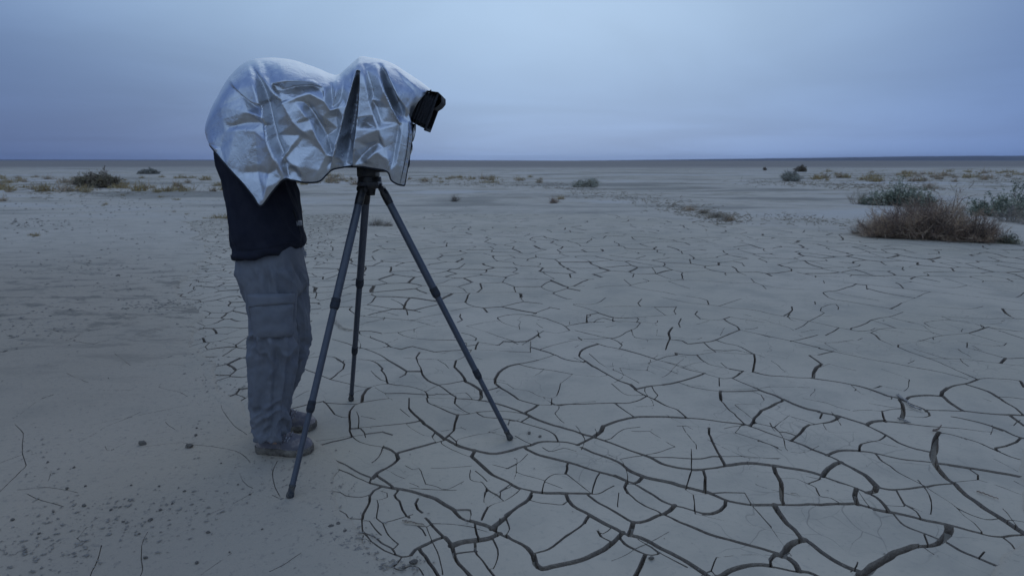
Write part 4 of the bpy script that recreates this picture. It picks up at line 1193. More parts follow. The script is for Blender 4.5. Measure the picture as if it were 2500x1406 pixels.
def facet_field(px, py):
    """flat panels stretched between crease lines: linear over a triangulation of the folds"""
    pts, val, edges = [], [], []
    for kind, w, h, c in FOLDS:
        q = smooth_line(np.array(c, float).reshape(-1, 2), 22)
        n = len(q)
        for i, p in enumerate(q):
            t = min(1.0, min(i, n - 1 - i) / max(1, n - 1) * 4 + 0.30)
            pts.append(p); val.append({'ridge': 1.0, 'valley': -1.0, 'step': 0.8}[kind] * h * t)
            if i and kind != 'step': edges.append((len(pts) - 2, len(pts) - 1))
        if kind == 'step':                    # the lapped edge has a sunken line just behind it
            for i, p in enumerate(q):
                t = min(1.0, min(i, n - 1 - i) / max(1, n - 1) * 4 + 0.30)
                pts.append(p + np.array([9.0, -3.0])); val.append(-0.9 * h * t)
    for p in np.vstack([np.stack([cpx[:, 0], cpy[:, 0]], 1)[::14], np.stack([cpx[:, -1], cpy[:, -1]], 1)[::14], np.stack([cpx[-1], cpy[-1]], 1)[::12]]):
        pts.append(p); val.append(0.0)
    for i in range(20):                       # small free dents
        k, j = rng.randrange(NU), rng.randrange(int(NV * 0.2), NV)
        pts.append(np.array([cpx[k, j], cpy[k, j]])); val.append((rng.random() - 0.5) * 0.016)
    r = delaunay_2d_cdt([Vector((float(p[0]), float(p[1]))) for p in pts], edges, [], 0, 1e-4)
    vc = np.array([[v.x, v.y] for v in r[0]])
    P0, V0 = np.array(pts), np.array(val)
    vz = np.array([V0[o].mean() if len(o) else V0[((P0 - vc[i]) ** 2).sum(1).argmin()] for i, o in enumerate(r[3])])
    out = np.zeros(px.shape)
    for f in r[2]:
        a, b, c = vc[f[0]], vc[f[1]], vc[f[2]]
        m = (px >= min(a[0], b[0], c[0])) & (px <= max(a[0], b[0], c[0])) & (py >= min(a[1], b[1], c[1])) & (py <= max(a[1], b[1], c[1]))
        if not m.any(): continue
        x, y = px[m], py[m]
        dt = (b[1] - c[1]) * (a[0] - c[0]) + (c[0] - b[0]) * (a[1] - c[1])
        if abs(dt) < 1e-9: continue
        l0 = ((b[1] - c[1]) * (x - c[0]) + (c[0] - b[0]) * (y - c[1])) / dt
        l1 = ((c[1] - a[1]) * (x - c[0]) + (a[0] - c[0]) * (y - c[1])) / dt
        l2 = 1 - l0 - l1
        ok = (l0 >= -1e-6) & (l1 >= -1e-6) & (l2 >= -1e-6)
        z = l0 * vz[f[0]] + l1 * vz[f[1]] + l2 * vz[f[2]]
        cur = out[m]; cur[ok] = z[ok]; out[m] = cur
    return out
fade = sstep(vv, 0.0, 0.075)[None, :] * sstep(uu, 0.0, 0.06)[:, None]
FO = 0.45 * fold_field(cpx, cpy) + 1.15 * facet_field(cpx, cpy)
front = at(cpx, cpy, CY - depth)
front = np.stack(front, 0) if not isinstance(front, np.ndarray) else front
# the far side hangs alike, with looser folds of its own
back = front.copy()
back[..., 1] = 2 * CY - front[..., 1]
bn = fbm(uu[:, None] * 26 + 3 * vv[None, :], vv[None, :] * 7 + 0 * uu[:, None], 71, 3) - 0.5
front[..., 1] -= FO * fade
front[..., 2] -= 0.25 * FO * fade
front[..., 0] += 0
back[..., 1] += 0.05 * bn * fade
zr = back[:, :1, 2]; zh = back[:, -1:, 2]
kk = np.minimum(1.0, (zr - 1.27) / np.maximum(zr - zh, 1e-6))
back[..., 2] = zr + (back[..., 2] - zr) * np.clip(kk, 0.35, 1)
back[..., 0] -= 0.045 * sstep(uu, 0.75, 1.0)[:, None] * fade
# the ridge itself creases where folds cross it
G = np.concatenate([front[:, ::-1], back[:, 1:]], 1)          # near hem ... ridge ... far hem
def relax(G, iters, excess, target_w, seed):
    """let the sheet buckle: edges want a little more length than they have, while the drape holds its shape"""
    T = G.copy()
    X = G + (nrg.random(G.shape) - 0.5) * 0.00025
    def rest(A, B): return np.linalg.norm(A - B, axis=-1)
    pairs = [((slice(None, -1), slice(None)), (slice(1, None), slice(None))), ((slice(None), slice(None, -1)), (slice(None), slice(1, None))),
             ((slice(None, -1), slice(None, -1)), (slice(1, None), slice(1, None))), ((slice(1, None), slice(None, -1)), (slice(None, -1), slice(1, None)))]
    ex = 1 + excess
    L = [rest(T[a], T[b]) * ex[a] for a, b in pairs]
    for it in range(iters):
        C = np.zeros_like(X); N = np.zeros(X.shape[:2])
        for (a, b), l in zip(pairs, L):
            d = X[b] - X[a]; n = np.linalg.norm(d, axis=-1)
            k = ((n - l) / np.maximum(n, 1e-9) * 0.5)[..., None] * d
            C[a] += k; C[b] -= k; N[a] += 1; N[b] += 1
        X = X + C / N[..., None] * 1.5
        # bending: resist sharp kinks
        lap = np.zeros_like(X)
        lap[1:-1] += X[2:] + X[:-2] - 2 * X[1:-1]
        lap[:, 1:-1] += X[:, 2:] + X[:, :-2] - 2 * X[:, 1:-1]
        lap2 = np.zeros_like(X)
        lap2[1:-1] += lap[2:] + lap[:-2] - 2 * lap[1:-1]
        lap2[:, 1:-1] += lap[:, 2:] + lap[:, :-2] - 2 * lap[:, 1:-1]
        X = X - 0.006 * lap2
        X = X + target_w[..., None] * (T - X)
    return X
exc = np.full(G.shape[:2], 0.008)
exc += 0.020 * fbm(np.arange(G.shape[0])[:, None] / 22.0 + 0 * np.arange(G.shape[1])[None, :], np.arange(G.shape[1])[None, :] / 22.0 + 0 * np.arange(G.shape[0])[:, None], 77, 2)
rdg = sstep(np.abs(np.arange(G.shape[1]) - (NV - 1)) / NV, 0.05, 0.45)[None, :]
exc *= 0.25 + 0.75 * rdg
tw = np.full(G.shape[:2], 0.03)
for s_ in (slice(0, 3), slice(-3, None)): tw[:, s_] = 0.15
tw[:2] = 0.2; tw[-3:] = 0.15
G = relax(G, 34, exc, tw, 5)

sm = M('silver_coated_nylon')
cr1 = sm.noise(26, 4, 0.6, 0.8).outputs['Fac']
cr2 = sm.noise(120, 3, 0.6).outputs['Fac']
rid = sm.math('ABSOLUTE', sm.math('SUBTRACT', sm.noise(17, 3, 0.55, 1.2).outputs['Fac'], 0.5))
hh = sm.math('ADD', sm.math('MULTIPLY', rid, -1.3), sm.math('ADD', sm.math('MULTIPLY', cr1, 0.8), sm.math('MULTIPLY', cr2, 0.05)))
wpn = sm.noise(7, 2, 0.6)
wv = sm.n.new('ShaderNodeVectorMath'); wv.operation = 'MULTIPLY_ADD'
sm.l.new(wpn.outputs['Color'], wv.inputs[0]); wv.inputs[1].default_value = (0.12, 0.12, 0.12); sm.l.new(sm.tc.outputs['Object'], wv.inputs[2])
vf = sm.voro(15, 'F1', wv.outputs[0]).outputs['Distance']
crk = sm.math('MULTIPLY', sm.rng(sm.noise(4.5, 2, 0.5).outputs['Fac'], 0.44, 0.62), vf)
hh = sm.math('ADD', hh, sm.math('MULTIPLY', crk, 1.1))
geo = sm.n.new('ShaderNodeNewGeometry')
sm.set(Base_Color=sm.mix(geo.outputs['Backfacing'], sm.mix(sm.rng(cr1, 0.3, 0.7), (0.53, 0.55, 0.58), (0.61, 0.63, 0.66)), (0.018, 0.018, 0.021)),
       Metallic=sm.rng(geo.outputs['Backfacing'], 0, 1, 0.92, 0.0), Roughness=sm.rng(cr1, 0.3, 0.7, 0.27, 0.36), Normal=sm.bump(hh, 0.26, 0.010))
SILVER = sm.m
cloth = tag(empty('dark_cloth', (float(G[NU // 2, NV - 1, 0]), CY, float(G[NU // 2, NV - 1, 2]))), 'silver crinkled focusing cloth draped over the camera and the photographer', 'cloth')
nu, nv = G.shape[:2]
ii = (np.arange(nu - 1)[:, None] * nv + np.arange(nv - 1)[None, :]).ravel()
cf = np.stack([ii, ii + nv, ii + nv + 1, ii + 1], 1)
sheet = part('sheet', (G.reshape(-1, 3).tolist(), cf.tolist()), SILVER, cloth, True, 180)
so = sheet.modifiers.new('thickness', 'SOLIDIFY'); so.thickness = 0.0012; so.offset = -1
so.use_rim = True
PIPING = simple_mat('black_binding_tape', (0.010, 0.011, 0.016), 0.55, 0.0, 500, 0.2, None, 0.4)
hem_near = [Vector(G[i, 0]) for i in range(2, nu, 2)]
hem_far = [Vector(G[i, -1]) for i in range(2, nu, 3)]
part('hem_binding', sweep(hem_near, [0.0034] * len(hem_near), 6), PIPING, cloth, label='black binding along the near hem of the silver cloth')
part('hem_binding', sweep(hem_far, [0.0034] * len(hem_far), 6), PIPING, cloth)
# zip band down the front edge, and the flap that closes the front below the lens hood
k0 = NV - 1 - int(np.searchsorted(vv, 0.46))
zn = [Vector(G[-1, j]) for j in range(0, k0)]
part('zip', sweep(zn, [0.0028] * len(zn), 6), PIPING, cloth)
sv, sf = [], []
for q, j in enumerate(range(0, k0)):
    a, b = Vector(G[-1, j]), Vector(G[-1, -1 - j])
    for k in range(7):
        t = k / 6
        sv.append(a.lerp(b, t) + Vector((0.008 * math.sin(math.pi * t) + 0.003 + 0.004 * math.sin(j * 0.4 + k), 0, 0)))
    if q:
        for k in range(6): sf.append(((q - 1) * 7 + k, (q - 1) * 7 + k + 1, q * 7 + k + 1, q * 7 + k))
part('front_flap', (sv, sf), SILVER, cloth, True, 180)
band_v, band_f = [], []
for q, j in enumerate(range(1, k0)):
    for k, ui in enumerate((nu - 4, nu - 12, nu - 20)):
        p = Vector(G[ui, j]); band_v.append(p + Vector((0, -0.0045 - 0.0012 * math.sin(j * 1.7 + k), 0)))
    if q:
        for k in range(2): band_f.append(((q - 1) * 3 + k, q * 3 + k, q * 3 + k + 1, (q - 1) * 3 + k + 1))
part('zip_band', (band_v, band_f), SILVER, cloth, True, 60)

# ------------------------------------------------------------------ photographer, head and shoulders under the cloth
from mathutils.bvhtree import BVHTree
YN, YF = float(gp(690, 1106)[1]), float(gp(720, 1050)[1])      # near and far foot
YM = 0.5 * (YN + YF)
def zc(Y, z): return Y * CP + (CAM_H - z) * SP
def ringrow(L, Rr, py, Y, hy):
    """ellipse whose outline, seen from the camera, spans the two pixels"""
    a, b = at(L, py, Y), at(Rr, py, Y)
    cx = (a[0] + b[0]) / 2
    phi = math.atan2(cx, Y)
    w = (b[0] - a[0]) / 2 * math.cos(phi)
    hx = math.sqrt(max(w * w - (hy * 0.97 * math.sin(phi)) ** 2, (0.55 * w) ** 2)) / math.cos(phi)
    return cx, hx, a[2]
def loft(rows, n=40, power=2.3, tilt=None):
    """rows: (cx, hx, cy, hy, z); closed loft of superellipses"""
    V, Fc = [], []
    for k, (cx, hx, cy, hy, z) in enumerate(rows):
        for i in range(n):
            a = 2 * math.pi * i / n
            c, s = math.cos(a), math.sin(a)
            x = math.copysign(abs(c) ** (2 / power), c) * hx
            y = math.copysign(abs(s) ** (2 / power), s) * hy
            V.append(Vector((cx + x, cy + y, z + (tilt[k] * x if tilt else 0))))
    for k in range(len(rows) - 1):
        for i in range(n):
            j = (i + 1) % n
            Fc.append((k * n + i, k * n + j, (k + 1) * n + j, (k + 1) * n + i))
    Fc.append(tuple(range(n - 1, -1, -1))); Fc.append(tuple(range((len(rows) - 1) * n, len(rows) * n)))
    return V, Fc
def rows_px(data, yfun, hyfun):
    out = []
    for py, L, Rr in data:
        Y = yfun(py)
        hy = hyfun(py)
        cx, hx, z = ringrow(L, Rr, py, Y, hy)
        out.append((cx, hx, Y, hy, z))
    return out
def fuse(vf, voxel, smooth_it=6):
    """overlapping closed shapes -> one continuous skin (verts array, faces, normals)"""
    me = bpy.data.meshes.new('tmp'); me.from_pydata([tuple(v) for v in vf[0]], [], vf[1]); me.update()
    o = bpy.data.objects.new('tmp', me); COL.objects.link(o)
    m = o.modifiers.new('r', 'REMESH'); m.mode = 'VOXEL'; m.voxel_size = voxel
    m2 = o.modifiers.new('s', 'SMOOTH'); m2.factor = 0.5; m2.iterations = smooth_it
    dg = bpy.context.evaluated_depsgraph_get()
    e = o.evaluated_get(dg).to_mesh()
    n = len(e.vertices)
    co = np.empty(n * 3); e.vertices.foreach_get('co', co); co = co.reshape(-1, 3)
    no = np.empty(n * 3); e.vertices.foreach_get('normal', no); no = no.reshape(-1, 3)
    fc = [tuple(p.vertices) for p in e.polygons]
    bpy.data.objects.remove(o)
    return co, fc, no
def ridged(x, y, k): return 2.2 * np.clip(1 - np.abs(fbm(x, y, k, 2) - 0.5) * 5, -0.6, 1) ** 1 * 0.75

person = tag(empty('person', (float(at(660, 1090, YM)[0]), YM, 0)), 'person in navy fleece and grey cargo trousers bent under the silver cloth', 'person')
TROUSER = simple_mat('grey_blue_cotton', (0.135, 0.138, 0.152), 0.85, 0.0, 420, 0.35, (0.165, 0.167, 0.180), 0.25, 9, 0.0015)
FLEECE = simple_mat('navy_fleece', (0.016, 0.017, 0.026), 0.95, 0.0, 380, 0.6, (0.023, 0.024, 0.034), 0.15, 12, 0.003)
SKIN = simple_mat('skin', (0.36, 0.22, 0.16), 0.55, 0.0, 120, 0.15, None, 0.4)
ZIPM = simple_mat('black_zip_tape', (0.012, 0.012, 0.016), 0.5)
GREYPLASTIC = simple_mat('grey_plastic_toggle', (0.17, 0.17, 0.18), 0.5)

# --- trousers
def y_near(py): return float(np.interp(py, [600, 760, 900, 1080], [YM - 0.085, YM - 0.095, YM - 0.110, YN]))
def y_far(py): return float(np.interp(py, [600, 760, 900, 1040], [YM + 0.085, YM + 0.095, YM + 0.110, YF]))
pel = rows_px([(575, 582, 738), (600, 578, 744), (625, 577, 747), (650, 580, 748), (680, 586, 750), (705, 592, 748), (722, 602, 738)], lambda p: YM, lambda p: float(np.interp(p, [575, 640, 690, 722], [0.165, 0.185, 0.180, 0.150])))
ln = rows_px([(655, 588, 722), (700, 591, 724), (760, 602, 727), (820, 611, 728), (870, 608, 726), (920, 606, 721), (960, 607, 715), (1000, 610, 711), (1030, 616, 709), (1056, 620, 706), (1067, 622, 703)],
             y_near, lambda p: float(np.interp(p, [655, 720, 800, 900, 1000, 1083], [0.090, 0.102, 0.098, 0.088, 0.080, 0.076])))
lf = rows_px([(655, 625, 748), (700, 636, 752), (745, 646, 758), (830, 652, 757), (880, 650, 749), (930, 642, 733), (965, 634, 719), (1000, 632, 709), (1018, 634, 706), (1030, 636, 702)],
             y_far, lambda p: float(np.interp(p, [655, 720, 800, 900, 1000, 1046], [0.090, 0.100, 0.098, 0.088, 0.080, 0.076])))
co, fc, no = fuse(join(loft(pel, 44, 2.5), loft(ln, 36, 2.3), loft(lf, 36, 2.3)), 0.0065, 5)
px_, py_ = topx(co[:, 0], co[:, 1], co[:, 2])
isfar = co[:, 1] > YM
arc = np.arctan2(co[:, 1] - np.where(isfar, YM + 0.1, YM - 0.1), co[:, 0] - np.interp(co[:, 2], [0, 0.9], [ln[-1][0], ln[0][0]]))
low = sstep(py_, 930, 1060); knee = np.exp(-((py_ - 850) / 70.0) ** 2); seat = sstep(py_, 760, 660)
ph = np.where(isfar, 5.3, 0.0)
d = 0.0150 * low * ridged(arc * 1.1 + ph + co[:, 2] * 5, co[:, 2] * 19 + 0.9 * np.sin(arc * 2), 101)
d += 0.0120 * knee * ridged(arc * 1.3 + co[:, 2] * 9 + ph, co[:, 2] * 13 - arc * 0.9, 103)
d += 0.0100 * ridged(arc * 1.9 + ph + 0.3 * np.sin(co[:, 2] * 9), co[:, 2] * 3.2 + arc * 0.5, 105) * (1 - 0.5 * low)
d += 0.0090 * seat * ridged(arc * 1.5 + co[:, 2] * 7, co[:, 2] * 11 + arc * 1.2, 107)
d += 0.0040 * (fbm(arc * 7 + ph, co[:, 2] * 30, 109, 2) - 0.5) * 2
d *= 0.85 * (0.15 + 0.75 * sstep(py_, 625, 680))
co_flat = co + no * 0.001
co = co + no * (d - d.mean() - 0.006)[:, None]
co[:, 2] = np.maximum(co[:, 2], 0.022)
trousers = part('trousers', (co.tolist(), fc), TROUSER, person, True, 180)
tbvh = BVHTree.FromPolygons([Vector(v) for v in co], fc)
def on_surface(px, py, bvh, lift):
    d = Vector(ray(np.float64(px), np.float64(py))).normalized()
    hit, nrm, _, _ = bvh.ray_cast(Vector((0, 0, CAM_H)), d)
    if hit is None: return None
    return hit, nrm
def patch(corners, bvh, lift, nu_=26, nv_=18, rim=0.12, wr=0.002, seed=1):
    """a sewn-on panel lying on the garment; corners in photo pixels, clockwise from upper left"""
    (ax, ay), (bx, by), (cx, cy), (dx, dy) = corners
    V, ok = [], True
    last = None
    for j in range(nv_ + 1):
        t = j / nv_
        for i in range(nu_ + 1):
            s = i / nu_
            px = (ax + (bx - ax) * s) * (1 - t) + (dx + (cx - dx) * s) * t
            py = (ay + (by - ay) * s) * (1 - t) + (dy + (cy - dy) * s) * t
            h = on_surface(px, py, bvh, lift) or last
            last = h
            e = min(s, 1 - s, t, 1 - t)
            l = lift * (min(1, e / rim) ** 0.5) - 0.003 * (e < 1e-6)
            l += wr * (mnoise.noise(Vector((px * 0.035, py * 0.05, seed))) + 0.4 * mnoise.noise(Vector((px * 0.09, py * 0.03, seed + 4)))) * (e > 0)
            V.append(h[0] + h[1] * l)
    Fc = [(j * (nu_ + 1) + i, j * (nu_ + 1) + i + 1, (j + 1) * (nu_ + 1) + i + 1, (j + 1) * (nu_ + 1) + i) for j in range(nv_) for i in range(nu_)]
    return V, [f[::-1] for f in Fc]
pbvh = BVHTree.FromPolygons([Vector(v) for v in co_flat], fc)
part('cargo_pocket', patch([(607, 742), (718, 738), (716, 822), (618, 828)], pbvh, 0.010, 30, 22, 0.22, 0.004, 3), TROUSER, trousers, True, 180, 'bulging cargo pocket on the thigh')
part('pocket_flap', patch([(602, 718), (722, 716), (720, 742), (606, 752)], pbvh, 0.014, 30, 10, 0.25, 0.003, 7), TROUSER, trousers, True, 180)
seam = []
for k in range(60):
    py = 650 + (1062 - 650) * k / 59
    h = on_surface(float(np.interp(py, [650, 760, 900, 1062], [676, 680, 668, 662])), py, tbvh, 0)
    if h and not (712 < py < 832): seam.append(h[0] + h[1] * 0.0006)
for q in (seam[:9], seam[27:]):
    if len(q) > 3: part('side_seam', sweep(q, [0.0018] * len(q), 5), TROUSER, trousers)

# --- fleece jacket: body and sleeves
body_rows = [(612, 575, 743), (606, 573, 745), (590, 571, 745), (560, 569, 741), (520, 563, 737), (480, 553, 729), (440, 543, 718), (400, 534, 706), (362, 527, 698), (338, 538, 690), (300, 556, 684), (260, 576, 680), (225, 598, 676), (205, 612, 668)]
jr = rows_px(body_rows, lambda p: YM, lambda p: float(np.interp(p, [205, 225, 260, 300, 338, 370, 400, 560, 629], [0.060, 0.090, 0.105, 0.110, 0.115, 0.125, 0.150, 0.188, 0.197])))
tl = [float(np.interp(p, [440, 560, 629], [0.0, 0.10, 0.17])) for p, _, _ in body_rows]
sh = at(640, 262, YM); el_z = at(700, 372, YM); hand = at(796, 330, YM)
slv = []
for s in (-1, 1):
    A = Vector((sh[0], YM + s * 0.095, sh[2])); B = Vector((el_z[0], YM + s * 0.115, el_z[2])); Cc = Vector((hand[0] - 0.03, YM + s * 0.045, hand[2]))
    slv.append(sweep([A, A.lerp(B, 0.5), B, B.lerp(Cc, 0.5), Cc], [0.062, 0.058, 0.052, 0.044, 0.036], 20))
co2, fc2, no2 = fuse(join(loft(jr, 44, 2.35, tl), *slv), 0.0075, 5)
arc2 = np.arctan2(co2[:, 1] - YM, co2[:, 0] - np.interp(co2[:, 2], [0.85, 1.5], [jr[0][0], jr[-1][0]]))
d2 = 0.007 * ridged(arc2 * 1.6 + co2[:, 2] * 2, co2[:, 2] * 6 + arc2, 121) + 0.006 * sstep(co2[:, 2], 1.02, 0.9) * ridged(arc2 * 1.2, co2[:, 2] * 18, 123) + 0.003 * (fbm(arc2 * 6, co2[:, 2] * 22, 125, 2) - 0.5)
co2 = co2 + no2 * (d2 - 0.004)[:, None]
jacket = part('jacket', (co2.tolist(), fc2), FLEECE, person, True, 180)
jbvh = BVHTree.FromPolygons([Vector(v) for v in co2], fc2)
def strip(pts, bvh, r, lift=0.0012):
    out = []
    for px, py in smooth_line(np.array(pts, float), 6):
        h = on_surface(px, py, bvh, 0)
        if h: out.append(h[0] + h[1] * lift)
    return sweep(out, [r] * len(out), 6)
part('pocket_zip', strip([(716, 512), (722, 530), (728, 552), (733, 570)], jbvh, 0.0042), ZIPM, jacket)
part('zip_pull', patch([(722, 538), (736, 537), (738, 552), (724, 553)], jbvh, 0.006, 6, 6, 0.2, 0, 2), GREYPLASTIC, jacket)
part('hem_seam', strip([(576, 606), (620, 608), (680, 598), (736, 584)], jbvh, 0.0022), FLEECE, jacket)
tg = Vector(at(743, 612, YM - 0.10))
part('drawcord', join(sweep([tg + Vector((-0.004, 0, 0.02)), tg, tg + Vector((0.004, -0.004, -0.03))], [0.0022] * 3, 6), sweep([tg + Vector((0.002, 0, -0.004)), tg + Vector((0.003, 0, -0.022))], [0.0055, 0.006], 10)), GREYPLASTIC, jacket)

# --- the body itself, one skin from feet to head and finger tips
bm = bmesh.new()
J, E_, RAD = [], [], []
def jn(p, r, parent=None):
    J.append(Vector(p)); RAD.append(r)
    if parent is not None: E_.append((parent, len(J) - 1))
    return len(J) - 1
X0 = pel[2][0]
root = jn((X0, YM, pel[2][4]), 0.105)
belly = jn((jr[4][0], YM, jr[4][4]), 0.100, root)
chest = jn((jr[8][0], YM, jr[8][4]), 0.095, belly)
hc = at(655, 214, YM)
neck = jn((at(640, 245, YM)[0], YM, at(640, 245, YM)[2]), 0.052, chest)
jaw = jn((hc[0] + 0.012, YM, hc[2] - 0.045), 0.060, neck)
skull = jn((hc[0], YM, hc[2] + 0.012), 0.072, jaw)
for s in (-1, 1):
    shd = jn((sh[0], YM + s * 0.090, sh[2] - 0.01), 0.045, chest)
    elb = jn((el_z[0], YM + s * 0.113, el_z[2]), 0.034, shd)
    wri = jn((hand[0] - 0.02, YM + s * 0.045, hand[2]), 0.024, elb)
    pal = jn((hand[0] + 0.045, YM + s * 0.045, hand[2] + 0.006), 0.027, wri)
    for k, (oy, ln_) in enumerate(((-0.024, 0.066), (-0.008, 0.074), (0.008, 0.070), (0.024, 0.056))):
        a_ = jn((hand[0] + 0.075, YM + s * (0.045 + oy), hand[2] + 0.008), 0.009, pal)
        b_ = jn((hand[0] + 0.075 + ln_ * 0.55, YM + s * (0.045 + oy), hand[2] - 0.004), 0.0085, a_)
        jn((hand[0] + 0.075 + ln_ * 0.8, YM + s * (0.045 + oy), hand[2] - 0.030), 0.0075, b_)
    th = jn((hand[0] + 0.040, YM + s * 0.018, hand[2] - 0.014), 0.010, pal)
    jn((hand[0] + 0.072, YM + s * 0.010, hand[2] - 0.030), 0.0085, th)
    hip = jn((X0, YM + s * 0.080, pel[4][4]), 0.075, root)
    rows = ln if s < 0 else lf
    kn = jn((rows[4][0], rows[4][2], rows[4][4]), 0.052, hip)
    an = jn((rows[-2][0] - 0.005, rows[-2][2], 0.13), 0.026, kn)
    hl = jn((rows[-2][0] - 0.006, rows[-2][2], 0.060), 0.020, an)
    jn((rows[-2][0] + 0.09, rows[-2][2], 0.045), 0.018, hl)
me = bpy.data.meshes.new('body')
off = Vector(person.location)
me.from_pydata([tuple(p - off) for p in J], E_, [])
bo = bpy.data.objects.new('body', me); link(bo, person)
sk = bo.modifiers.new('skin', 'SKIN'); ss = bo.modifiers.new('sub', 'SUBSURF'); ss.levels = ss.render_levels = 1
for v, r in zip(me.skin_vertices[0].data, RAD): v.radius = (r, r)
me.skin_vertices[0].data[0].use_root = True
dg = bpy.context.evaluated_depsgraph_get()
nm = bpy.data.meshes.new_from_object(bo.evaluated_get(dg))
bo.modifiers.clear(); bo.data = nm; nm.name = 'body'
nm.materials.clear(); nm.materials.append(SKIN)
nm.polygons.foreach_set('use_smooth', [True] * len(nm.polygons))
# face: nose, ears and hair
hv = Vector((hc[0], YM, hc[2]))
part('nose', sweep([hv + Vector((0.066, 0, 0.018)), hv + Vector((0.088, 0, -0.014)), hv + Vector((0.070, 0, -0.022))], [0.006, 0.011, 0.006], 8), SKIN, bo)
for s in (-1, 1):
    part('ear', sweep([hv + Vector((-0.006, s * 0.070, 0.028)), hv + Vector((-0.012, s * 0.078, 0.008)), hv + Vector((-0.002, s * 0.072, -0.020))], [0.008, 0.012, 0.007], 8), SKIN, bo)
HAIR = simple_mat('dark_hair', (0.03, 0.022, 0.018), 0.6, 0, 200, 0.5)
cap = [(hv.x - 0.012, 0.082 * math.sin(R(a)), YM, 0.078 * math.sin(R(a)), hv.z + 0.012 + 0.080 * math.cos(R(a))) for a in (100, 85, 65, 45, 25, 8)]
part('hair', loft(cap, 24, 2.0), HAIR, bo)

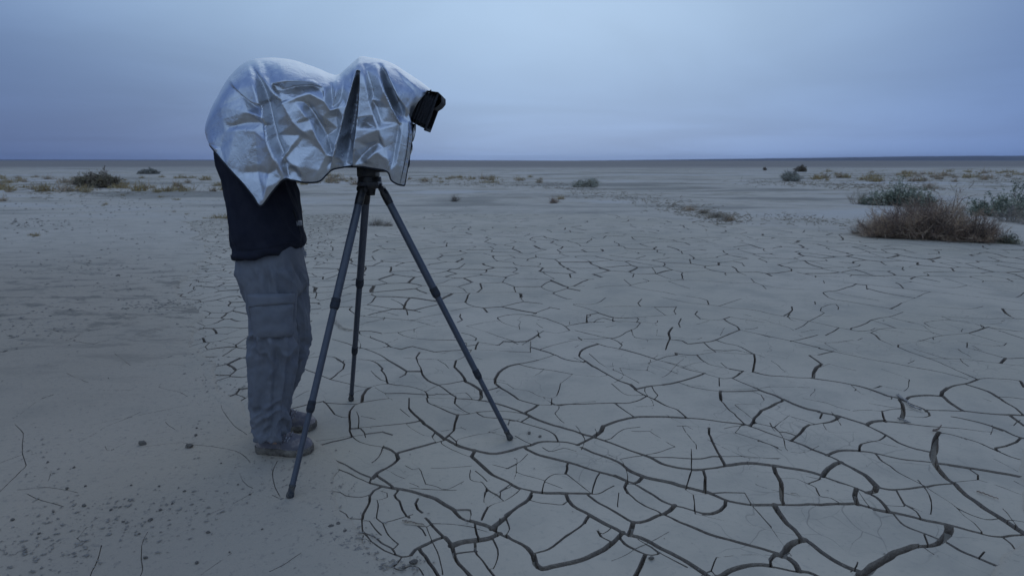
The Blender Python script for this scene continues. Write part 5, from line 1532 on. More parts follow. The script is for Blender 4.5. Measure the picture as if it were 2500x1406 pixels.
# --- shoes
SHOE = M('worn_suede_and_mesh')
sn = SHOE.noise(55, 4, 0.7).outputs['Fac']; sn2 = SHOE.noise(9, 3, 0.6).outputs['Fac']
SHOE.set(Base_Color=SHOE.mix(SHOE.rng(sn2, 0.42, 0.62), SHOE.mix(SHOE.rng(sn, 0.4, 0.65), (0.36, 0.30, 0.26), (0.21, 0.17, 0.155)), (0.13, 0.12, 0.13)), Roughness=0.9,
         Normal=SHOE.bump(sn, 0.8, 0.006), Specular_IOR_Level=0.2)
SHOE = SHOE.m
SOLE = simple_mat('mud_caked_sole', (0.10, 0.085, 0.07), 0.95, 0, 45, 0.9, (0.23, 0.195, 0.15), 0.2, 30, 0.010)
LACE = simple_mat('speckled_lace', (0.06, 0.055, 0.06), 0.8, 0, 0, 0, (0.40, 0.38, 0.38), 0.3, 160)
def make_shoe(heel, toe, label):
    heel, toe = Vector((*heel, 0)), Vector((*toe, 0))
    ax = (toe - heel); Ls = ax.length; ax.normalize(); sd_ = Vector((-ax.y, ax.x, 0))
    z0 = float((relief if 'relief' in globals() else lowrelief)(np.array([heel.x + 0.1]), np.array([heel.y]))[0])
    W_ = [(0.0, 0.012), (0.03, 0.026), (0.10, 0.036), (0.25, 0.037), (0.42, 0.037), (0.58, 0.046), (0.72, 0.051), (0.84, 0.048), (0.93, 0.038), (0.98, 0.022), (1.0, 0.008)]
    T_ = [(0.0, 0.055), (0.03, 0.085), (0.10, 0.112), (0.20, 0.125), (0.30, 0.127), (0.40, 0.120), (0.50, 0.106), (0.62, 0.090), (0.75, 0.078), (0.87, 0.070), (0.95, 0.058), (1.0, 0.038)]
    def cen(t): return heel + ax * (t * Ls) + sd_ * (-0.010 * math.sin(math.pi * t))
    def w(t): return float(np.interp(t, *zip(*W_)))
    def h(t): return float(np.interp(t, *zip(*T_)))
    ts = [0.0, 0.03, 0.08, 0.14, 0.2, 0.27, 0.34, 0.42, 0.5, 0.58, 0.66, 0.74, 0.81, 0.87, 0.92, 0.96, 0.99]
    V, Fc = [], []
    n = 18
    for t in ts:
        for k in range(n):
            a = math.pi * k / (n - 1)
            c, s = math.cos(a), math.sin(a)
            ww = w(t) * (1.0 if t > 0.5 else 0.92)
            # narrower towards the instep, straight sides low down
            y = math.copysign(abs(c) ** 0.8, c) * ww * (1 - 0.25 * s ** 2 * (t < 0.55))
            z = 0.022 + (h(t) - 0.022) * s ** 0.75
            z += 0.002 * mnoise.noise(Vector((t * 30, k * 0.8, heel.x * 9)))
            V.append(cen(t) + sd_ * y + Vector((0, 0, z0 + z)))
    for i in range(len(ts) - 1):
        for k in range(n - 1): Fc.append((i * n + k, i * n + k + 1, (i + 1) * n + k + 1, (i + 1) * n + k))
    Fc.append(tuple(range(n))); Fc.append(tuple(range(len(ts) * n - 1, (len(ts) - 1) * n - 1, -1)))
    sh_ = part('shoe', (V, Fc), SHOE, person, True, 60, label)
    # sole with an uneven, mud-caked edge
    SV, SF = [], []
    m = 64
    lv = [(-0.002, 0.93), (0.006, 1.06), (0.016, 1.10), (0.026, 1.06), (0.032, 0.96)]
    tt = [0.5 - 0.5 * math.cos(math.pi * k / (m // 2)) for k in range(m // 2)]
    outl = [(t, 1) for t in tt] + [(1.0 - t, -1) for t in tt]
    for q, (zz, sc) in enumerate(lv):
        for k, (t, s) in enumerate(outl):
            j = 0.003 * mnoise.noise(Vector((k * 0.55, q * 1.3, heel.y * 7)))
            lift = 0.010 * max(0, (t - 0.85) / 0.15) ** 2 if q < 2 else 0
            SV.append(cen(-0.012 + t * 1.024) + sd_ * (s * (w(t) + 0.002) * sc + j) + Vector((0, 0, z0 + zz + lift + (0.003 * (k % 3 == 0) if q == 1 else 0))))
    for q in range(len(lv) - 1):
        for k in range(m):
            j = (k + 1) % m
            SF.append((q * m + k, q * m + j, (q + 1) * m + j, (q + 1) * m + k))
    SF.append(tuple(range(m - 1, -1, -1))); SF.append(tuple(range((len(lv) - 1) * m, len(lv) * m)))
    part('sole', (SV, SF), SOLE, sh_, True, 50)
    for k in range(5):
        t = 0.40 + 0.062 * k
        pts = []
        for q in range(9):
            a = math.pi * (0.18 + 0.64 * q / 8)
            c, s = math.cos(a), math.sin(a)
            tq = t + 0.022 * math.sin(q * math.pi / 4 + k)
            y = math.copysign(abs(c) ** 0.8, c) * w(tq) * (1 - 0.22 * s ** 2 * (tq < 0.55))
            pts.append(cen(tq) + sd_ * y + Vector((0, 0, z0 + 0.026 + (h(tq) - 0.022) * s ** 0.75)))
        part('lace', sweep(pts, [0.0030] * 9, 6), LACE, sh_)
    return sh_
hn, tn = gp(628, 1098), gp(764, 1101)
make_shoe((float(hn[0]), float(hn[1])), (float(tn[0]), float(tn[1])), 'muddy near shoe')
hf, tf = gp(640, 1044), gp(772, 1042)
make_shoe((float(hf[0]), float(hf[1])), (float(tf[0]), float(tf[1])), 'muddy far shoe')

# ------------------------------------------------------------------ desert plants
def plain_mat(name, col, col2, rough=0.9, scale=20):
    m = M(name)
    oi = m.n.new('ShaderNodeObjectInfo')
    c = m.mix(m.rng(m.noise(scale, 2, 0.6).outputs['Fac'], 0.35, 0.65), col, col2)
    m.set(Base_Color=c, Roughness=rough, Specular_IOR_Level=0.15)
    return m.m
BARK = plain_mat('grey_brown_bark', (0.226, 0.173, 0.133), (0.133, 0.104, 0.085))
TWIGS = [plain_mat('dark_brown_twig', (0.297, 0.212, 0.148), (0.161, 0.117, 0.094)), plain_mat('tan_twig', (0.645, 0.482, 0.321), (0.421, 0.304, 0.209)), plain_mat('rusty_twig', (0.437, 0.284, 0.184), (0.284, 0.199, 0.148))]
SAGE = [plain_mat('sage_green_leaf', (0.458, 0.453, 0.315), (0.277, 0.289, 0.206)), plain_mat('grey_green_leaf', (0.581, 0.539, 0.399), (0.400, 0.380, 0.285)), plain_mat('dark_sage_leaf', (0.220, 0.240, 0.173), (0.152, 0.168, 0.122))]
OLIVE = [plain_mat('olive_brown_leaf', (0.305, 0.266, 0.162), (0.186, 0.163, 0.115)), plain_mat('dull_olive_leaf', (0.405, 0.328, 0.204), (0.264, 0.217, 0.145)), plain_mat('deep_brown_twig', (0.209, 0.151, 0.115), (0.141, 0.105, 0.083))]  # the last one is a darker brown, spread by noise
GREY = [plain_mat('grey_scrub_leaf', (0.633, 0.615, 0.501), (0.411, 0.406, 0.346)), plain_mat('grey_brown_scrub', (0.480, 0.433, 0.339), (0.326, 0.301, 0.245)), plain_mat('dark_scrub', (0.291, 0.274, 0.224), (0.198, 0.190, 0.162))]
STRAW = [plain_mat('straw', (0.478, 0.362, 0.174), (0.348, 0.254, 0.123)), plain_mat('ochre_straw', (0.392, 0.275, 0.123), (0.275, 0.196, 0.096)), plain_mat('grey_straw', (0.435, 0.370, 0.261), (0.312, 0.261, 0.181))]
PALE = [plain_mat('pale_dry_stalk', (0.500, 0.425, 0.325), (0.350, 0.297, 0.230)), plain_mat('tan_dry_stalk', (0.392, 0.316, 0.233), (0.267, 0.214, 0.163)), plain_mat('grey_dry_stalk', (0.350, 0.316, 0.275), (0.241, 0.217, 0.186))]

def twig_mesh(P, D_, L, r, curl, n_seg=2):
    """many tapering three-sided twigs at once; P start points, D_ unit directions, L lengths, r radii"""
    n = len(P)
    ref = np.tile(np.array([0.2, 0.5, 0.84]), (n, 1))
    a = np.cross(D_, ref); a /= np.maximum(np.linalg.norm(a, axis=1), 1e-6)[:, None]
    b = np.cross(D_, a)
    verts = []
    for k in range(n_seg + 1):
        t = k / n_seg
        c = P + D_ * (L * t)[:, None] + curl * (L * t * t)[:, None]
        rr = (r * (1 - 0.75 * t))[:, None]
        for q in range(3):
            an = 2 * math.pi * q / 3
            verts.append(c + (a * math.cos(an) + b * math.sin(an)) * rr)
    V = np.stack(verts, 1)                                     # n, 3*(seg+1), 3
    m = 3 * (n_seg + 1)
    loc = []
    for k in range(n_seg):
        for q in range(3):
            j = (q + 1) % 3
            loc.append((k * 3 + q, k * 3 + j, (k + 1) * 3 + j, (k + 1) * 3 + q))
    Fc = (np.arange(n)[:, None, None] * m + np.array(loc)[None]).reshape(-1, 4)
    return V.reshape(-1, 3), Fc, len(loc)
def leaf_mesh(P, N, size):
    """small pointed leaves, each a folded pair of triangles"""
    n = len(P)
    u = nrg.normal(size=(n, 3)); u -= (u * N).sum(1)[:, None] * N; u /= np.linalg.norm(u, axis=1)[:, None]
    w = np.cross(N, u)
    s = size[:, None]
    V = np.stack([P - u * s, P + w * s * 0.42 + N * s * 0.15, P + u * s, P - w * s * 0.42 + N * s * 0.15], 1)
    Fc = (np.arange(n)[:, None, None] * 4 + np.array([(0, 1, 2), (0, 2, 3)])[None]).reshape(-1, 3)
    return V.reshape(-1, 3), Fc, 2
def mesh_part(name, V, Fc, mats, mi, root):
    me = bpy.data.meshes.new(name)
    off = np.array(root.location)
    me.from_pydata((V - off).tolist(), [], Fc.tolist())
    for m in mats: me.materials.append(m)
    me.polygons.foreach_set('material_index', np.asarray(mi, np.int32))
    me.update()
    return link(bpy.data.objects.new(name, me), root)
def unit(v): return v / np.maximum(np.linalg.norm(v, axis=-1, keepdims=True), 1e-9)
def far_z(x, y):
    """surface height by looking down on the ground sheet"""
    i = int(np.clip(np.searchsorted(yl_, y), 1, len(yl_) - 1)) if 'yl_' in globals() else None
    if i is None: return 0.0
    j = int(np.clip(np.searchsorted(sl_, x / y), 1, len(sl_) - 1))
    return float(GZ[i, j])
def bush(name, label, clumps, n_stem, n_twig, twig_mats, leaf_mats=None, n_leaf=0, leaf=0.02, tr=0.0035, cat='bush', group=None, up=0.35, seed=1, stem_mat=None, tl=(0.10, 0.26), droop=0.12):
    """clumps: (px, base py, width px, height px, weight) read off the photograph; all stand on the ground"""
    g = np.random.default_rng(seed)
    cs = []
    for px, py, wpx, hpx, wt in clumps:
        x, y = (float(v) for v in gp(px, py))
        k = (y * CP + CAM_H * SP) / FPX
        cs.append((x, y + wpx * k * 0.30, wpx * k / 2, hpx * k * 1.32, wt))
    bx = sum(c[0] * c[4] for c in cs) / sum(c[4] for c in cs); by = sum(c[1] * c[4] for c in cs) / sum(c[4] for c in cs)
    root = empty(name, (bx, by, far_z(bx, by)))
    tag(root, label, cat, group)
    wts = np.array([c[4] for c in cs]); wts = wts / wts.sum()
    SP_, SD, SL, SR, SC = [], [], [], [], []
    tips = []
    for (x, y, rx, h, _), w in zip(cs, wts):
        z = far_z(x, y)
        n = max(6, int(n_stem * w))
        an = g.random(n) * 2 * math.pi; el = np.arccos(1 - g.random(n) * 0.95)
        d = np.stack([np.sin(el) * np.cos(an), np.sin(el) * np.sin(an), np.cos(el)], 1)
        reach = 1.0 / np.sqrt((d[:, 0] / rx) ** 2 + (d[:, 1] / (rx * 0.85)) ** 2 + (d[:, 2] / h) ** 2) * (0.62 + 0.42 * g.random(n))
        lump = 0.80 + 0.36 * np.array([mnoise.noise(Vector((q[0] * 2.2 + seed, q[1] * 2.2, q[2] * 2.2))) for q in d])
        reach *= np.clip(lump, 0.5, 1.25)
        st = np.stack([x + (g.random(n) - 0.5) * rx * 0.55, y + (g.random(n) - 0.5) * rx * 0.5, np.full(n, z - 0.02)], 1)
        end = np.array([x, y, z]) + d * reach[:, None]
        end[:, 2] = np.maximum(end[:, 2], z + 0.02)
        dd = end - st; L = np.linalg.norm(dd, axis=1)
        SP_.append(st); SD.append(dd / L[:, None]); SL.append(L); SR.append(tr * 2.2 * (0.6 + 0.8 * g.random(n))); SC.append(g.normal(size=(n, 3)) * 0.06)
        m = int(n_twig * w)
        k = g.integers(0, n, m); t = 0.25 + 0.75 * g.random(m) ** 0.7
        p = st[k] + dd[k] * t[:, None]
        od = unit(p - np.array([x, y, z - 0.1 * h]))
        dr = unit(od * 0.8 + g.normal(size=(m, 3)) * 0.75 + np.array([0, 0, up]))
        ll = (tl[0] + (tl[1] - tl[0]) * g.random(m)) * (0.6 + 0.6 * rx)
        tips.append((p, dr, ll))
    V, Fc, per = twig_mesh(np.vstack(SP_), np.vstack(SD), np.concatenate(SL), np.concatenate(SR), np.vstack(SC), 3)
    mesh_part('stems', V, Fc, [stem_mat or BARK], np.zeros(len(Fc)), root)
    P = np.vstack([t[0] for t in tips]); Dr = np.vstack([t[1] for t in tips]); Ln = np.concatenate([t[2] for t in tips])
    m = len(P)
    cu = g.normal(size=(m, 3)) * 0.22; cu[:, 2] -= droop
    V, Fc, per = twig_mesh(P, Dr, Ln, tr * (0.5 + 0.7 * g.random(m)), cu, 2)
    cl = np.array([mnoise.noise(Vector(p * 3.1)) for p in P]) + g.normal(size=m) * 0.28
    mi = np.digitize(cl, [-0.12, 0.22])
    V[:, 2] = np.maximum(V[:, 2], far_z(bx, by) - 0.01)
    mesh_part('twigs', V, Fc, twig_mats, np.repeat(mi, per), root)
    if n_leaf:
        k = g.integers(0, m, n_leaf); t = g.random(n_leaf) ** 0.6
        lp = P[k] + Dr[k] * (Ln[k] * t)[:, None] + cu[k] * (Ln[k] * t * t)[:, None] + g.normal(size=(n_leaf, 3)) * leaf * 0.5
        nn = unit(g.normal(size=(n_leaf, 3)) + np.array([0, -0.3, 0.8]))
        V, Fc, per = leaf_mesh(lp, nn, leaf * (0.6 + 0.8 * g.random(n_leaf)))
        cl = np.array([mnoise.noise(Vector(p * 2.6)) for p in lp]) + g.normal(size=n_leaf) * 0.25
        mesh_part('foliage', V, Fc, leaf_mats, np.repeat(np.digitize(cl, [-0.05, 0.30])[:], per), root)
    return root
LM = lambda a: [a[2], a[0], a[1]]
bush('dry_bush', 'large rust-brown dry tumbleweed bush in front of the sage', [(2178, 584, 170, 72, 1.0), (2255, 588, 190, 98, 1.5), (2338, 592, 190, 112, 1.6), (2415, 596, 150, 92, 1.1), (2310, 575, 300, 80, 1.2)], 620, 13500, [TWIGS[0], TWIGS[2], TWIGS[1]], None, 0, tr=0.0036, seed=3, tl=(0.08, 0.24))
bush('sage_bush', 'grey-green sagebrush standing behind the rust-brown tumbleweed', [(2165, 503, 110, 34, 0.6), (2225, 505, 130, 60, 1.3), (2270, 508, 90, 42, 0.7)], 160, 1500, [SAGE[2], SAGE[0], SAGE[0]], LM(SAGE), 6500, 0.030, tr=0.004, seed=4)
bush('sage_bush', 'grey-green sagebrush beyond the tumbleweed with a pale dry weed before it', [(2440, 530, 130, 52, 1.0), (2500, 534, 120, 74, 1.2), (2560, 540, 120, 60, 0.8)], 160, 1500, [SAGE[2], SAGE[0], SAGE[0]], LM(SAGE), 6000, 0.030, tr=0.004, seed=5)
bush('dry_weed', 'pale feathery dry weed beside the sagebrush and the tumbleweed', [(2490, 545, 100, 46, 1.0), (2540, 552, 90, 44, 0.8)], 60, 900, [PALE[2], PALE[1], PALE[0]], tr=0.003, seed=6, stem_mat=PALE[1], cat='weed')
bush('dark_tuft', 'small dark green tuft at the foot of the rust-brown tumbleweed', [(2468, 596, 46, 36, 1.0)], 40, 500, [SAGE[2], OLIVE[2], SAGE[2]], [OLIVE[2], SAGE[2], OLIVE[0]], 900, 0.016, tr=0.003, seed=7, cat='plant')
bush('dry_weed', 'thin pale twiggy weed at the edge of the rust-brown tumbleweed', [(2112, 576, 70, 28, 1.0)], 30, 260, [PALE[2], TWIGS[1], PALE[1]], tr=0.0026, seed=8, stem_mat=PALE[1], cat='weed')
bush('dry_weed', 'tall pale dry grass clump left of the grey-green sagebrush', [(2105, 500, 76, 30, 1.0), (2140, 502, 50, 26, .6)], 50, 700, [PALE[1], STRAW[2], PALE[0]], tr=0.003, seed=9, stem_mat=PALE[1], up=0.9, cat='grass')
bush('dry_weed', 'pale tan dry weed standing behind the grey-green sagebrush', [(2280, 462, 60, 18, 1.0)], 40, 420, [PALE[1], PALE[0], TWIGS[1]], tr=0.004, seed=10, stem_mat=PALE[1], cat='weed')
bush('scrub_bush', 'dark olive-brown round bush alone on the flat with yellow grass round it', [(196, 459, 84, 34, 0.9), (232, 460, 92, 43, 1.5), (262, 459, 60, 32, 0.7)], 220, 2600, [OLIVE[2], OLIVE[0], OLIVE[1]], [OLIVE[2], OLIVE[0], OLIVE[1]], 9500, 0.040, tr=0.006, seed=11)
bush('sage_bush', 'low pale grey-green sage mound on the bare flat', [(1415, 457, 44, 17, 0.9), (1444, 457, 56, 19, 1.2)], 90, 700, [GREY[2], SAGE[1], GREY[0]], [GREY[1], SAGE[1], GREY[0]], 4200, 0.032, tr=0.005, seed=12)
bush('sage_bush', 'round grey sage bush in front of a darker far bush', [(1937, 443, 62, 26, 1.0)], 90, 800, [GREY[2], GREY[0], GREY[1]], [GREY[2], GREY[1], GREY[0]], 4800, 0.038, tr=0.006, seed=13)
bush('scrub_bush', 'small dark bush behind the round grey sage bush', [(1960, 420, 42, 15, 1.0)], 60, 500, OLIVE, [OLIVE[2], OLIVE[0], OLIVE[2]], 2600, 0.060, tr=0.010, seed=14)
bush('scrub_bush', 'tiny dark bush standing far out by itself on the plain', [(1868, 416, 9, 7, 1.0)], 20, 120, OLIVE, [OLIVE[2], OLIVE[0], OLIVE[2]], 500, 0.060, tr=0.010, seed=15)
bush('scrub_mound', 'long low grey scrub mound beyond the olive-brown bush', [(345, 426, 44, 8, 0.8), (368, 426, 46, 13, 1.0)], 60, 500, GREY, [GREY[2], GREY[1], GREY[2]], 3200, 0.075, tr=0.010, seed=16)
bush('dry_weed', 'pale curled dry weed lying behind the tripod legs', [(915, 552, 48, 20, 1.0), (940, 553, 34, 12, 0.5)], 50, 620, [PALE[2], PALE[1], PALE[0]], tr=0.0024, seed=17, stem_mat=PALE[1], cat='weed')
bush('dry_weed', 'dark brown dry clump in front of a small ochre clump on the bare flat', [(1352, 497, 34, 10, 1.0)], 30, 260, [TWIGS[0], TWIGS[2], TWIGS[1]], tr=0.003, seed=18, cat='weed')
bush('dry_weed', 'small ochre clump just behind a dark brown one on the bare flat', [(1368, 488, 24, 10, 1.0)], 24, 220, [STRAW[1], STRAW[0], TWIGS[1]], tr=0.003, seed=28, cat='weed', stem_mat=STRAW[1])
bush('dry_weed', 'small dark twig clump on the flat beside the tripod', [(1110, 494, 34, 9, 1.0)], 30, 240, [TWIGS[0], GREY[2], TWIGS[0]], tr=0.003, seed=19, cat='weed')
bush('twig_litter', 'low pale brown brushy mat where the cracked mud ends', [(1690, 516, 60, 3, 1), (1725, 524, 70, 4, 1.2), (1755, 533, 70, 6, 1.3), (1780, 540, 40, 7, 1)], 90, 1900, [TWIGS[1], PALE[1], GREY[1]], tr=0.003, seed=20, cat='plant litter', up=-0.1)

# --- dry yellow grass tufts
def tuft_proto(seed, mats, blades=46, h=0.16, sp=0.11):
    g = np.random.default_rng(seed)
    p = np.stack([g.normal(size=blades) * sp, g.normal(size=blades) * sp, np.zeros(blades)], 1)
    d = unit(np.stack([g.normal(size=blades) * 0.45, g.normal(size=blades) * 0.45, 0.8 + 0.3 * g.random(blades)], 1))
    L = h * (0.5 + 0.8 * g.random(blades))
    cu = g.normal(size=(blades, 3)) * 0.35; cu[:, 2] -= 0.2
    V, Fc, per = twig_mesh(p, d, L, np.full(blades, 0.010) * (0.6 + 0.8 * g.random(blades)), cu, 2)
    me = bpy.data.meshes.new('grass_tuft')
    me.from_pydata(V.tolist(), [], Fc.tolist())
    for m in mats: me.materials.append(m)
    me.polygons.foreach_set('material_index', np.repeat(g.integers(0, 3, blades), per).astype(np.int32))
    return me
protos = [tuft_proto(40 + k, STRAW if k < 4 else [STRAW[2], PALE[1], TWIGS[1]], 40 + 6 * k, 0.17 + 0.025 * (k % 3), 0.055 + 0.022 * (k % 4)) for k in range(6)]
LOOKS = ['sparse short', 'short', 'full', 'wide full', 'thin grey-tan', 'wide grey-tan']
def tuft(px, py, label, group, k=None, sc=1.0):
    k = rng.randrange(6) if k is None else k
    label = LOOKS[k] + ' ' + label
    x, y = (float(v) for v in gp(px, py))
    o = bpy.data.objects.new('grass_tuft', protos[k])
    o.location = (x, y, far_z(x, y) - 0.005); o.rotation_euler = (0, 0, rng.random() * 6.28)
    s = sc * (0.7 + 0.7 * rng.random()); o.scale = (s * (1 + rng.random()), s, s * (0.8 + 0.3 * rng.random()))
    link(o); tag(o, label, 'grass', group)
tg_rng = random.Random(5)
bands = [(78, (0, 560), (432, 470), 'tuft of dry yellow grass near the lone olive-brown bush', 'yellow grass tufts about the olive-brown bush', 1.2),
         (26, (690, 870), (430, 452), 'tuft of dry yellow grass on the flat behind the tripod head', 'yellow grass tufts behind the tripod', 1.2),
         (26, (1000, 1330), (434, 447), 'tuft of dry ochre grass in the strip right of the cloth', 'ochre grass tufts on the open flat', 1.15),
         (64, (1985, 2520), (419, 446), 'tuft of dry ochre grass on the flat beyond the sagebrush', 'ochre grass tufts beyond the sagebrush', 1.5)]
for n, (xa, xb), (ya, yb), lab, grp, sc in bands:
    for i in range(n):
        px = tg_rng.uniform(xa, xb); t = tg_rng.random()
        py = ya + (yb - ya) * t ** 1.2
        tuft(px, py, lab, grp, None, sc)
for px, py, sc in ((88, 577, 1.0), (78, 575, .7), (258, 500, 1.0), (252, 503, 0.8), (425, 519, .9), (456, 525, .7), (552, 533, 1.2), (530, 532, 1.0), (500, 533, 0.9), (392, 482, 0.9), (300, 478, 0.9), (432, 490, .9), (736, 520, .8), (22, 470, 1.2), (118, 474, 1.0), (6, 492, 1.6)):
    tuft(px, py, 'lone dry grass tuft on the smooth mud left of the photographer', 'single grass tufts on the smooth mud', None, sc * 0.45)

# ------------------------------------------------------------------ far hills
HILL = simple_mat('far_hill_scrub', (0.105, 0.105, 0.110), 0.95, 0, 0, 0, (0.135, 0.130, 0.125), 0.1, 0.004)
def hill(name, y0, x0, x1, prof, depth):
    n = 90
    V, Fc = [], []
    for i in range(n + 1):
        x = x0 + (x1 - x0) * i / n
        h = float(np.interp(i / n, *zip(*prof))) * (1 + 0.10 * (vnoise(np.array([i * 0.22]), np.array([3.0]), 61)[0] - 0.5) + 0.04 * (vnoise(np.array([i * 0.9]), np.array([7.0]), 62)[0] - 0.5))
        for k, (t, z) in enumerate(((0, -3), (0.35, 0.35), (0.7, 0.80), (1.0, 1.0), (1.6, -0.1))):
            V.append((x, y0 + depth * t, z * h if k else -3))
    for i in range(n):
        for k in range(4): Fc.append((i * 5 + k, (i + 1) * 5 + k, (i + 1) * 5 + k + 1, i * 5 + k + 1))
    o = mesh_obj(name, V, Fc, HILL, None, True)
    return tag(o, kind='structure')
hill('hills', 7000, 900, 11000, [(0, 0), (0.10, 10), (0.22, 24), (0.34, 40), (0.46, 58), (0.6, 70), (1, 75)], 2500)
hill('far_rise', 9000, -13000, 1200, [(0, 26), (0.5, 16), (0.8, 9), (1, 0)], 2500)

# ------------------------------------------------------------------ clods, crumbs and straws on the mud
CLOD = simple_mat('dark_mud_clod', (0.290, 0.248, 0.196), 0.95, 0, 60, 0.8, (0.185, 0.158, 0.128), 0.15, 40, 0.01)
CRUMB = simple_mat('mud_crumb', (0.300, 0.262, 0.212), 0.95, 0, 0, 0, (0.215, 0.188, 0.155), 0.15, 25)
def clod_mesh(seed):
    bm = bmesh.new(); bmesh.ops.create_icosphere(bm, subdivisions=2, radius=1.0)
    for v in bm.verts:
        p = v.co.copy()
        k = 1 + 0.38 * mnoise.noise(p * 1.3 + Vector((seed * 3.1, 0, 0))) + 0.22 * mnoise.noise(p * 3.4 + Vector((0, seed, 0)))
        v.co = Vector((p.x * k, p.y * k * 0.75, p.z * k * 0.5))
    me = bpy.data.meshes.new('mud_clod'); bm.to_mesh(me); bm.free()
    me.materials.append(CLOD)
    return me
cm = [clod_mesh(k) for k in range(6)]
def surf(x, y):
    X_, Y_ = np.array([x]), np.array([y])
    if bed_dist(X_, Y_)[0] > 0.01: return float(lowrelief(X_, Y_)[0])
    return float(relief(X_, Y_)[0]) + 0.001 if y < 10 else far_z(x, y)
def clod(px, py, size, label, group=None):
    x, y = (float(v) for v in gp(px, py))
    r = 0.8 * size * (y * CP + CAM_H * SP) / FPX / 2
    o = bpy.data.objects.new('mud_clod', cm[rng.randrange(6)])
    o.scale = (r, r, r * 1.05); o.rotation_euler = (rng.uniform(-.3, .3), rng.uniform(-.3, .3), rng.random() * 6.28)
    o.location = (x, y, surf(x, y) + r * 0.30)
    link(o); tag(o, label, 'clod', group)
clod(348, 1082, 24, 'large dark hollow mud clod on the smooth mud by the photographer')
clod(462, 1089, 24, 'crumbling pale mud clod between the dark clod and the near shoe')
clod(288, 675, 12, 'dark clod lying alone on the smooth mud far behind the photographer')
for px, py, s in ((480, 1043, 7), (478, 1061, 11), (180, 1139, 9), (388, 1184, 8), (367, 1266, 14), (508, 1297, 13), (355, 1359, 14), (480, 1371, 13), (116, 1126, 8), (163, 1189, 11), (30, 1266, 13), (290, 733, 8), (320, 1181, 8), (208, 1183, 8), (450, 1196, 9), (420, 1226, 8), (581, 1181, 7), (205, 1231, 13), (270, 1241, 10), (391, 1241, 10), (610, 1206, 8), (60, 1342, 12), (95, 1300, 10), (130, 1246, 9), (300, 1270, 9), (340, 1300, 8), (560, 1345, 7), (640, 1290, 7), (540, 1130, 6)):
    clod(px, py, s, 'small mud clod on the smooth mud left of the tripod', 'small mud clods on the smooth mud')
for px, py, s in ((808, 1284, 18), (826, 1278, 16), (842, 1296, 14), (1010, 1372, 26), (985, 1385, 14), (1292, 1056, 13), (1318, 1064, 11), (1590, 1362, 18)):
    clod(px, py, s, 'broken mud lump at the edge of the cracked plates', 'broken mud lumps among the plates')
clod(955, 551, 12, 'small bluish stone beside the pale curled weed')

def crumbs(name, spots, seed, mat):
    g = np.random.default_rng(seed)
    V, Fc = [], []
    tet = np.array([(1, 0, 0), (-0.5, 0.87, 0), (-0.5, -0.87, 0), (0.1, 0, 0.8), (0.2, 0.1, -0.4)])
    fcs = [(0, 1, 3), (1, 2, 3), (2, 0, 3), (1, 0, 4), (2, 1, 4), (0, 2, 4)]
    for px, py, rx, ry, n, sz in spots:
        q = g.normal(size=(n, 2))
        ex_, ey_ = px + q[:, 0] * rx, py + q[:, 1] * ry
        m_ = ey_ > 470
        x, y = gp(ex_[m_], ey_[m_])
        m_ = (y < 25) & (y > 1.5); x, y = x[m_], y[m_]
        z = np.where(bed_dist(x, y) > 0.01, lowrelief(x, y), relief(x, y) + 0.001)
        for X_, Y_, Z_ in zip(x, y, z):
            if Y_ >= 10: Z_ = far_z(X_, Y_)
            s = sz * 0.62 * (0.25 + g.random() ** 3 * 1.6)
            a = g.random() * 6.28
            Rm = np.array([[math.cos(a), -math.sin(a), 0], [math.sin(a), math.cos(a), 0], [0, 0, 1]])
            t = tet * np.array([1.6, 0.8, 0.55]) * (0.7 + 0.6 * g.random((5, 1)))
            o = len(V)
            V += (t @ Rm.T * s + np.array([X_, Y_, Z_ + s * 0.25])).tolist()
            Fc += [tuple(k + o for k in f) for f in fcs]
    o = mesh_obj(name, V, Fc, mat)
    return tag(o, 'scattered crumbs and curled flakes of dry mud on the smooth mud', 'mud crumbs', None, 'stuff')
crumbs('mud_crumbs', [(120, 1340, 110, 45, 260, 0.008), (260, 1270, 120, 35, 240, 0.008), (420, 1235, 110, 25, 160, 0.007), (90, 1130, 40, 40, 90, 0.006), (480, 1060, 40, 25, 60, 0.005), (620, 1160, 110, 30, 120, 0.005), (700, 1120, 70, 18, 110, 0.006),
                      (250, 720, 160, 40, 320, 0.014), (80, 790, 60, 30, 320, 0.015), (370, 750, 50, 10, 300, 0.014), (230, 650, 120, 12, 260, 0.017), (480, 660, 14, 60, 160, 0.010), (470, 760, 18, 60, 160, 0.009), (520, 900, 26, 40, 160, 0.008), (560, 950, 30, 14, 90, 0.007),
                      (800, 1230, 20, 50, 160, 0.007), (850, 1320, 40, 22, 200, 0.007), (960, 1378, 40, 14, 160, 0.007), (830, 1180, 40, 20, 90, 0.005), (260, 560, 220, 45, 700, 0.022), (250, 500, 260, 16, 520, 0.032), (80, 545, 60, 8, 200, 0.03), (1250, 500, 500, 14, 420, 0.016), (1000, 1250, 300, 90, 140, 0.004), (1700, 1100, 450, 160, 160, 0.004)], 9, CRUMB)
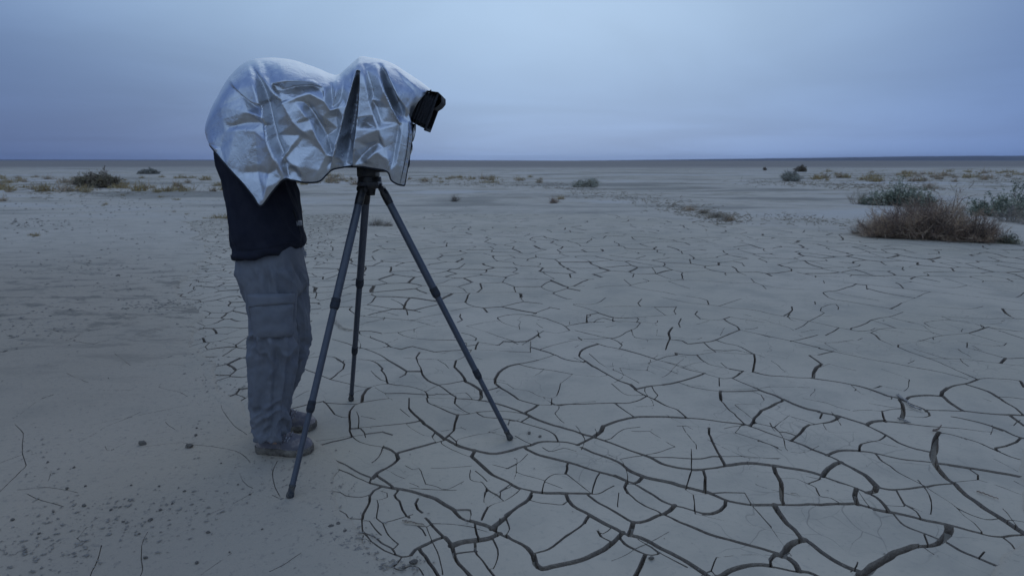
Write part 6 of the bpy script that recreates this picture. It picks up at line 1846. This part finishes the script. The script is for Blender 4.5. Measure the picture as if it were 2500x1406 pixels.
# wind-drifted plant litter lying in long strips on the far flat
LITTER = simple_mat('brown_plant_litter', (0.360, 0.295, 0.215), 0.95, 0, 0, 0, (0.255, 0.205, 0.145), 0.1, 3)
def litter(name, label, line, n, thick, size, seed):
    g = np.random.default_rng(seed)
    P = smooth_line(np.array(line, float), 4)
    n = int(n * 0.55)
    k = g.integers(0, len(P), n)
    k = k[g.random(n) < 0.15 + 0.85 * sstep(vnoise(k * 0.09, k * 0.0 + seed, 81), 0.35, 0.7)]; n = len(k)
    px, py = P[k, 0] + g.normal(size=n) * 30, P[k, 1] + g.normal(size=n) * thick * 2.0
    x, y = gp(px, py)
    d = unit(np.stack([g.normal(size=n), g.normal(size=n), 0.25 * g.random(n)], 1))
    z = np.where(bed_dist(x, y) < 0.02, np.array([far_z(a, b) for a, b in zip(x, y)]), lowrelief(x, y))
    L = size * (0.4 + g.random(n))
    V, Fc, per = twig_mesh(np.stack([x, y, z + 0.004], 1), d, L, 0.05 * L + 0.003, g.normal(size=(n, 3)) * 0.1, 1)
    o = mesh_obj(name, V, Fc, LITTER)
    tag(o, label, 'plant litter', None, 'stuff')
litter('plant_litter', 'long brown strip of plant litter running from the low sage mound to the cracked mud', [(1400, 470), (1470, 474), (1560, 486), (1640, 502), (1720, 522), (1790, 540)], 2600, 3.5, 0.14, 31)
litter('plant_litter', 'brown strip of plant litter below the round grey sage bush', [(1830, 446), (1940, 448), (2060, 453), (2180, 458), (2320, 463)], 1700, 2.0, 0.26, 32)
litter('plant_litter', 'broken strip of plant litter left of the rust-brown tumbleweed', [(1860, 528), (1960, 536), (2060, 545), (2120, 548)], 900, 3.0, 0.10, 33)
litter('plant_litter', 'faint litter strip across the open flat right of the tripod', [(1010, 444), (1150, 447), (1300, 450), (1400, 462)], 1100, 2.0, 0.20, 34)
litter('plant_litter', 'ochre litter spread round the olive-brown bush', [(0, 452), (120, 458), (260, 462), (400, 458), (540, 452)], 2400, 6.0, 0.20, 35)
litter('plant_litter', 'ochre litter under the far grass beyond the sagebrush', [(1990, 430), (2150, 432), (2300, 434), (2500, 440)], 2200, 4.5, 0.32, 36)
# dry straws and roots caught in the cracks
def straw(pts, r, mat, label, n=1, spread=0.0, lift=0.006, cat='straw'):
    root = None
    V, Fc = [], []
    for k in range(n):
        P = []
        for px, py in smooth_line(np.array(pts, float), 5):
            x, y = gp(px + (rng.random() - .5) * spread, py + (rng.random() - .5) * spread * 0.4)
            P.append(Vector((float(x), float(y), float(lowrelief(np.array([x]), np.array([y]))[0]) + lift * (0.4 + 0.8 * rng.random()))))
        v, f = sweep(P, [r * (1 - 0.5 * i / len(P)) for i in range(len(P))], 5)
        o = len(V); V += v; Fc += [tuple(i + o for i in q) for q in f]
    ob = mesh_obj('straw' if cat == 'straw' else 'root', V, Fc, mat, None, True)
    tag(ob, label, cat)
straw([(1930, 1206), (1942, 1208), (1952, 1216)], 0.0016, PALE[0], 'short pale straw curl on a mud plate')
straw([(1198, 1030), (1204, 1028), (1216, 1036)] if False else [(2192, 1026), (2204, 1030), (2222, 1037)], 0.004, PALE[2], 'pale root end caught in the crack below the branching plates', 2, 4, 0.01, 'root')
straw([(2190, 968), (2204, 978), (2226, 996), (2250, 1006)], 0.005, PALE[2], 'grey root lying across the crack junction', 2, 5, 0.012, 'root')
straw([(2278, 1060), (2290, 1056), (2297, 1049)], 0.004, TWIGS[0], 'dark root tip standing in the widest crack', 2, 4, 0.02, 'root')
straw([(812, 776), (826, 796), (845, 806), (862, 808)], 0.0022, PALE[0], 'wisp of pale straw behind the near tripod leg', 5, 9, 0.012)
straw([(2384, 1203), (2410, 1212), (2437, 1223)], 0.003, TWIGS[0], 'thin dark stick lying on a mud plate')
straw([(1090, 1318), (1120, 1322), (1150, 1330)] if False else [(985, 1272), (1010, 1276), (1034, 1282)], 0.0016, PALE[1], 'few pale straws on the broken near plates', 4, 8, 0.006)

# ------------------------------------------------------------------ dusk haze over the plain
hz = bpy.data.materials.new('dusk_haze'); hz.use_nodes = True
hn_, hl_ = hz.node_tree.nodes, hz.node_tree.links
hn_.clear()
pv = hn_.new('ShaderNodeVolumePrincipled')
pv.inputs['Color'].default_value = (0.62, 0.70, 0.95, 1)
pv.inputs['Density'].default_value = 2.2e-5
pv.inputs['Anisotropy'].default_value = 0.0
ho = hn_.new('ShaderNodeOutputMaterial')
hl_.new(pv.outputs[0], ho.inputs['Volume'])
v_, f_ = boxm((0, 0, 54), (17000, 17000, 56))
tag(mesh_obj('haze', v_, f_, hz), 'thin blue dusk haze over the whole plain', 'haze', None, 'stuff')
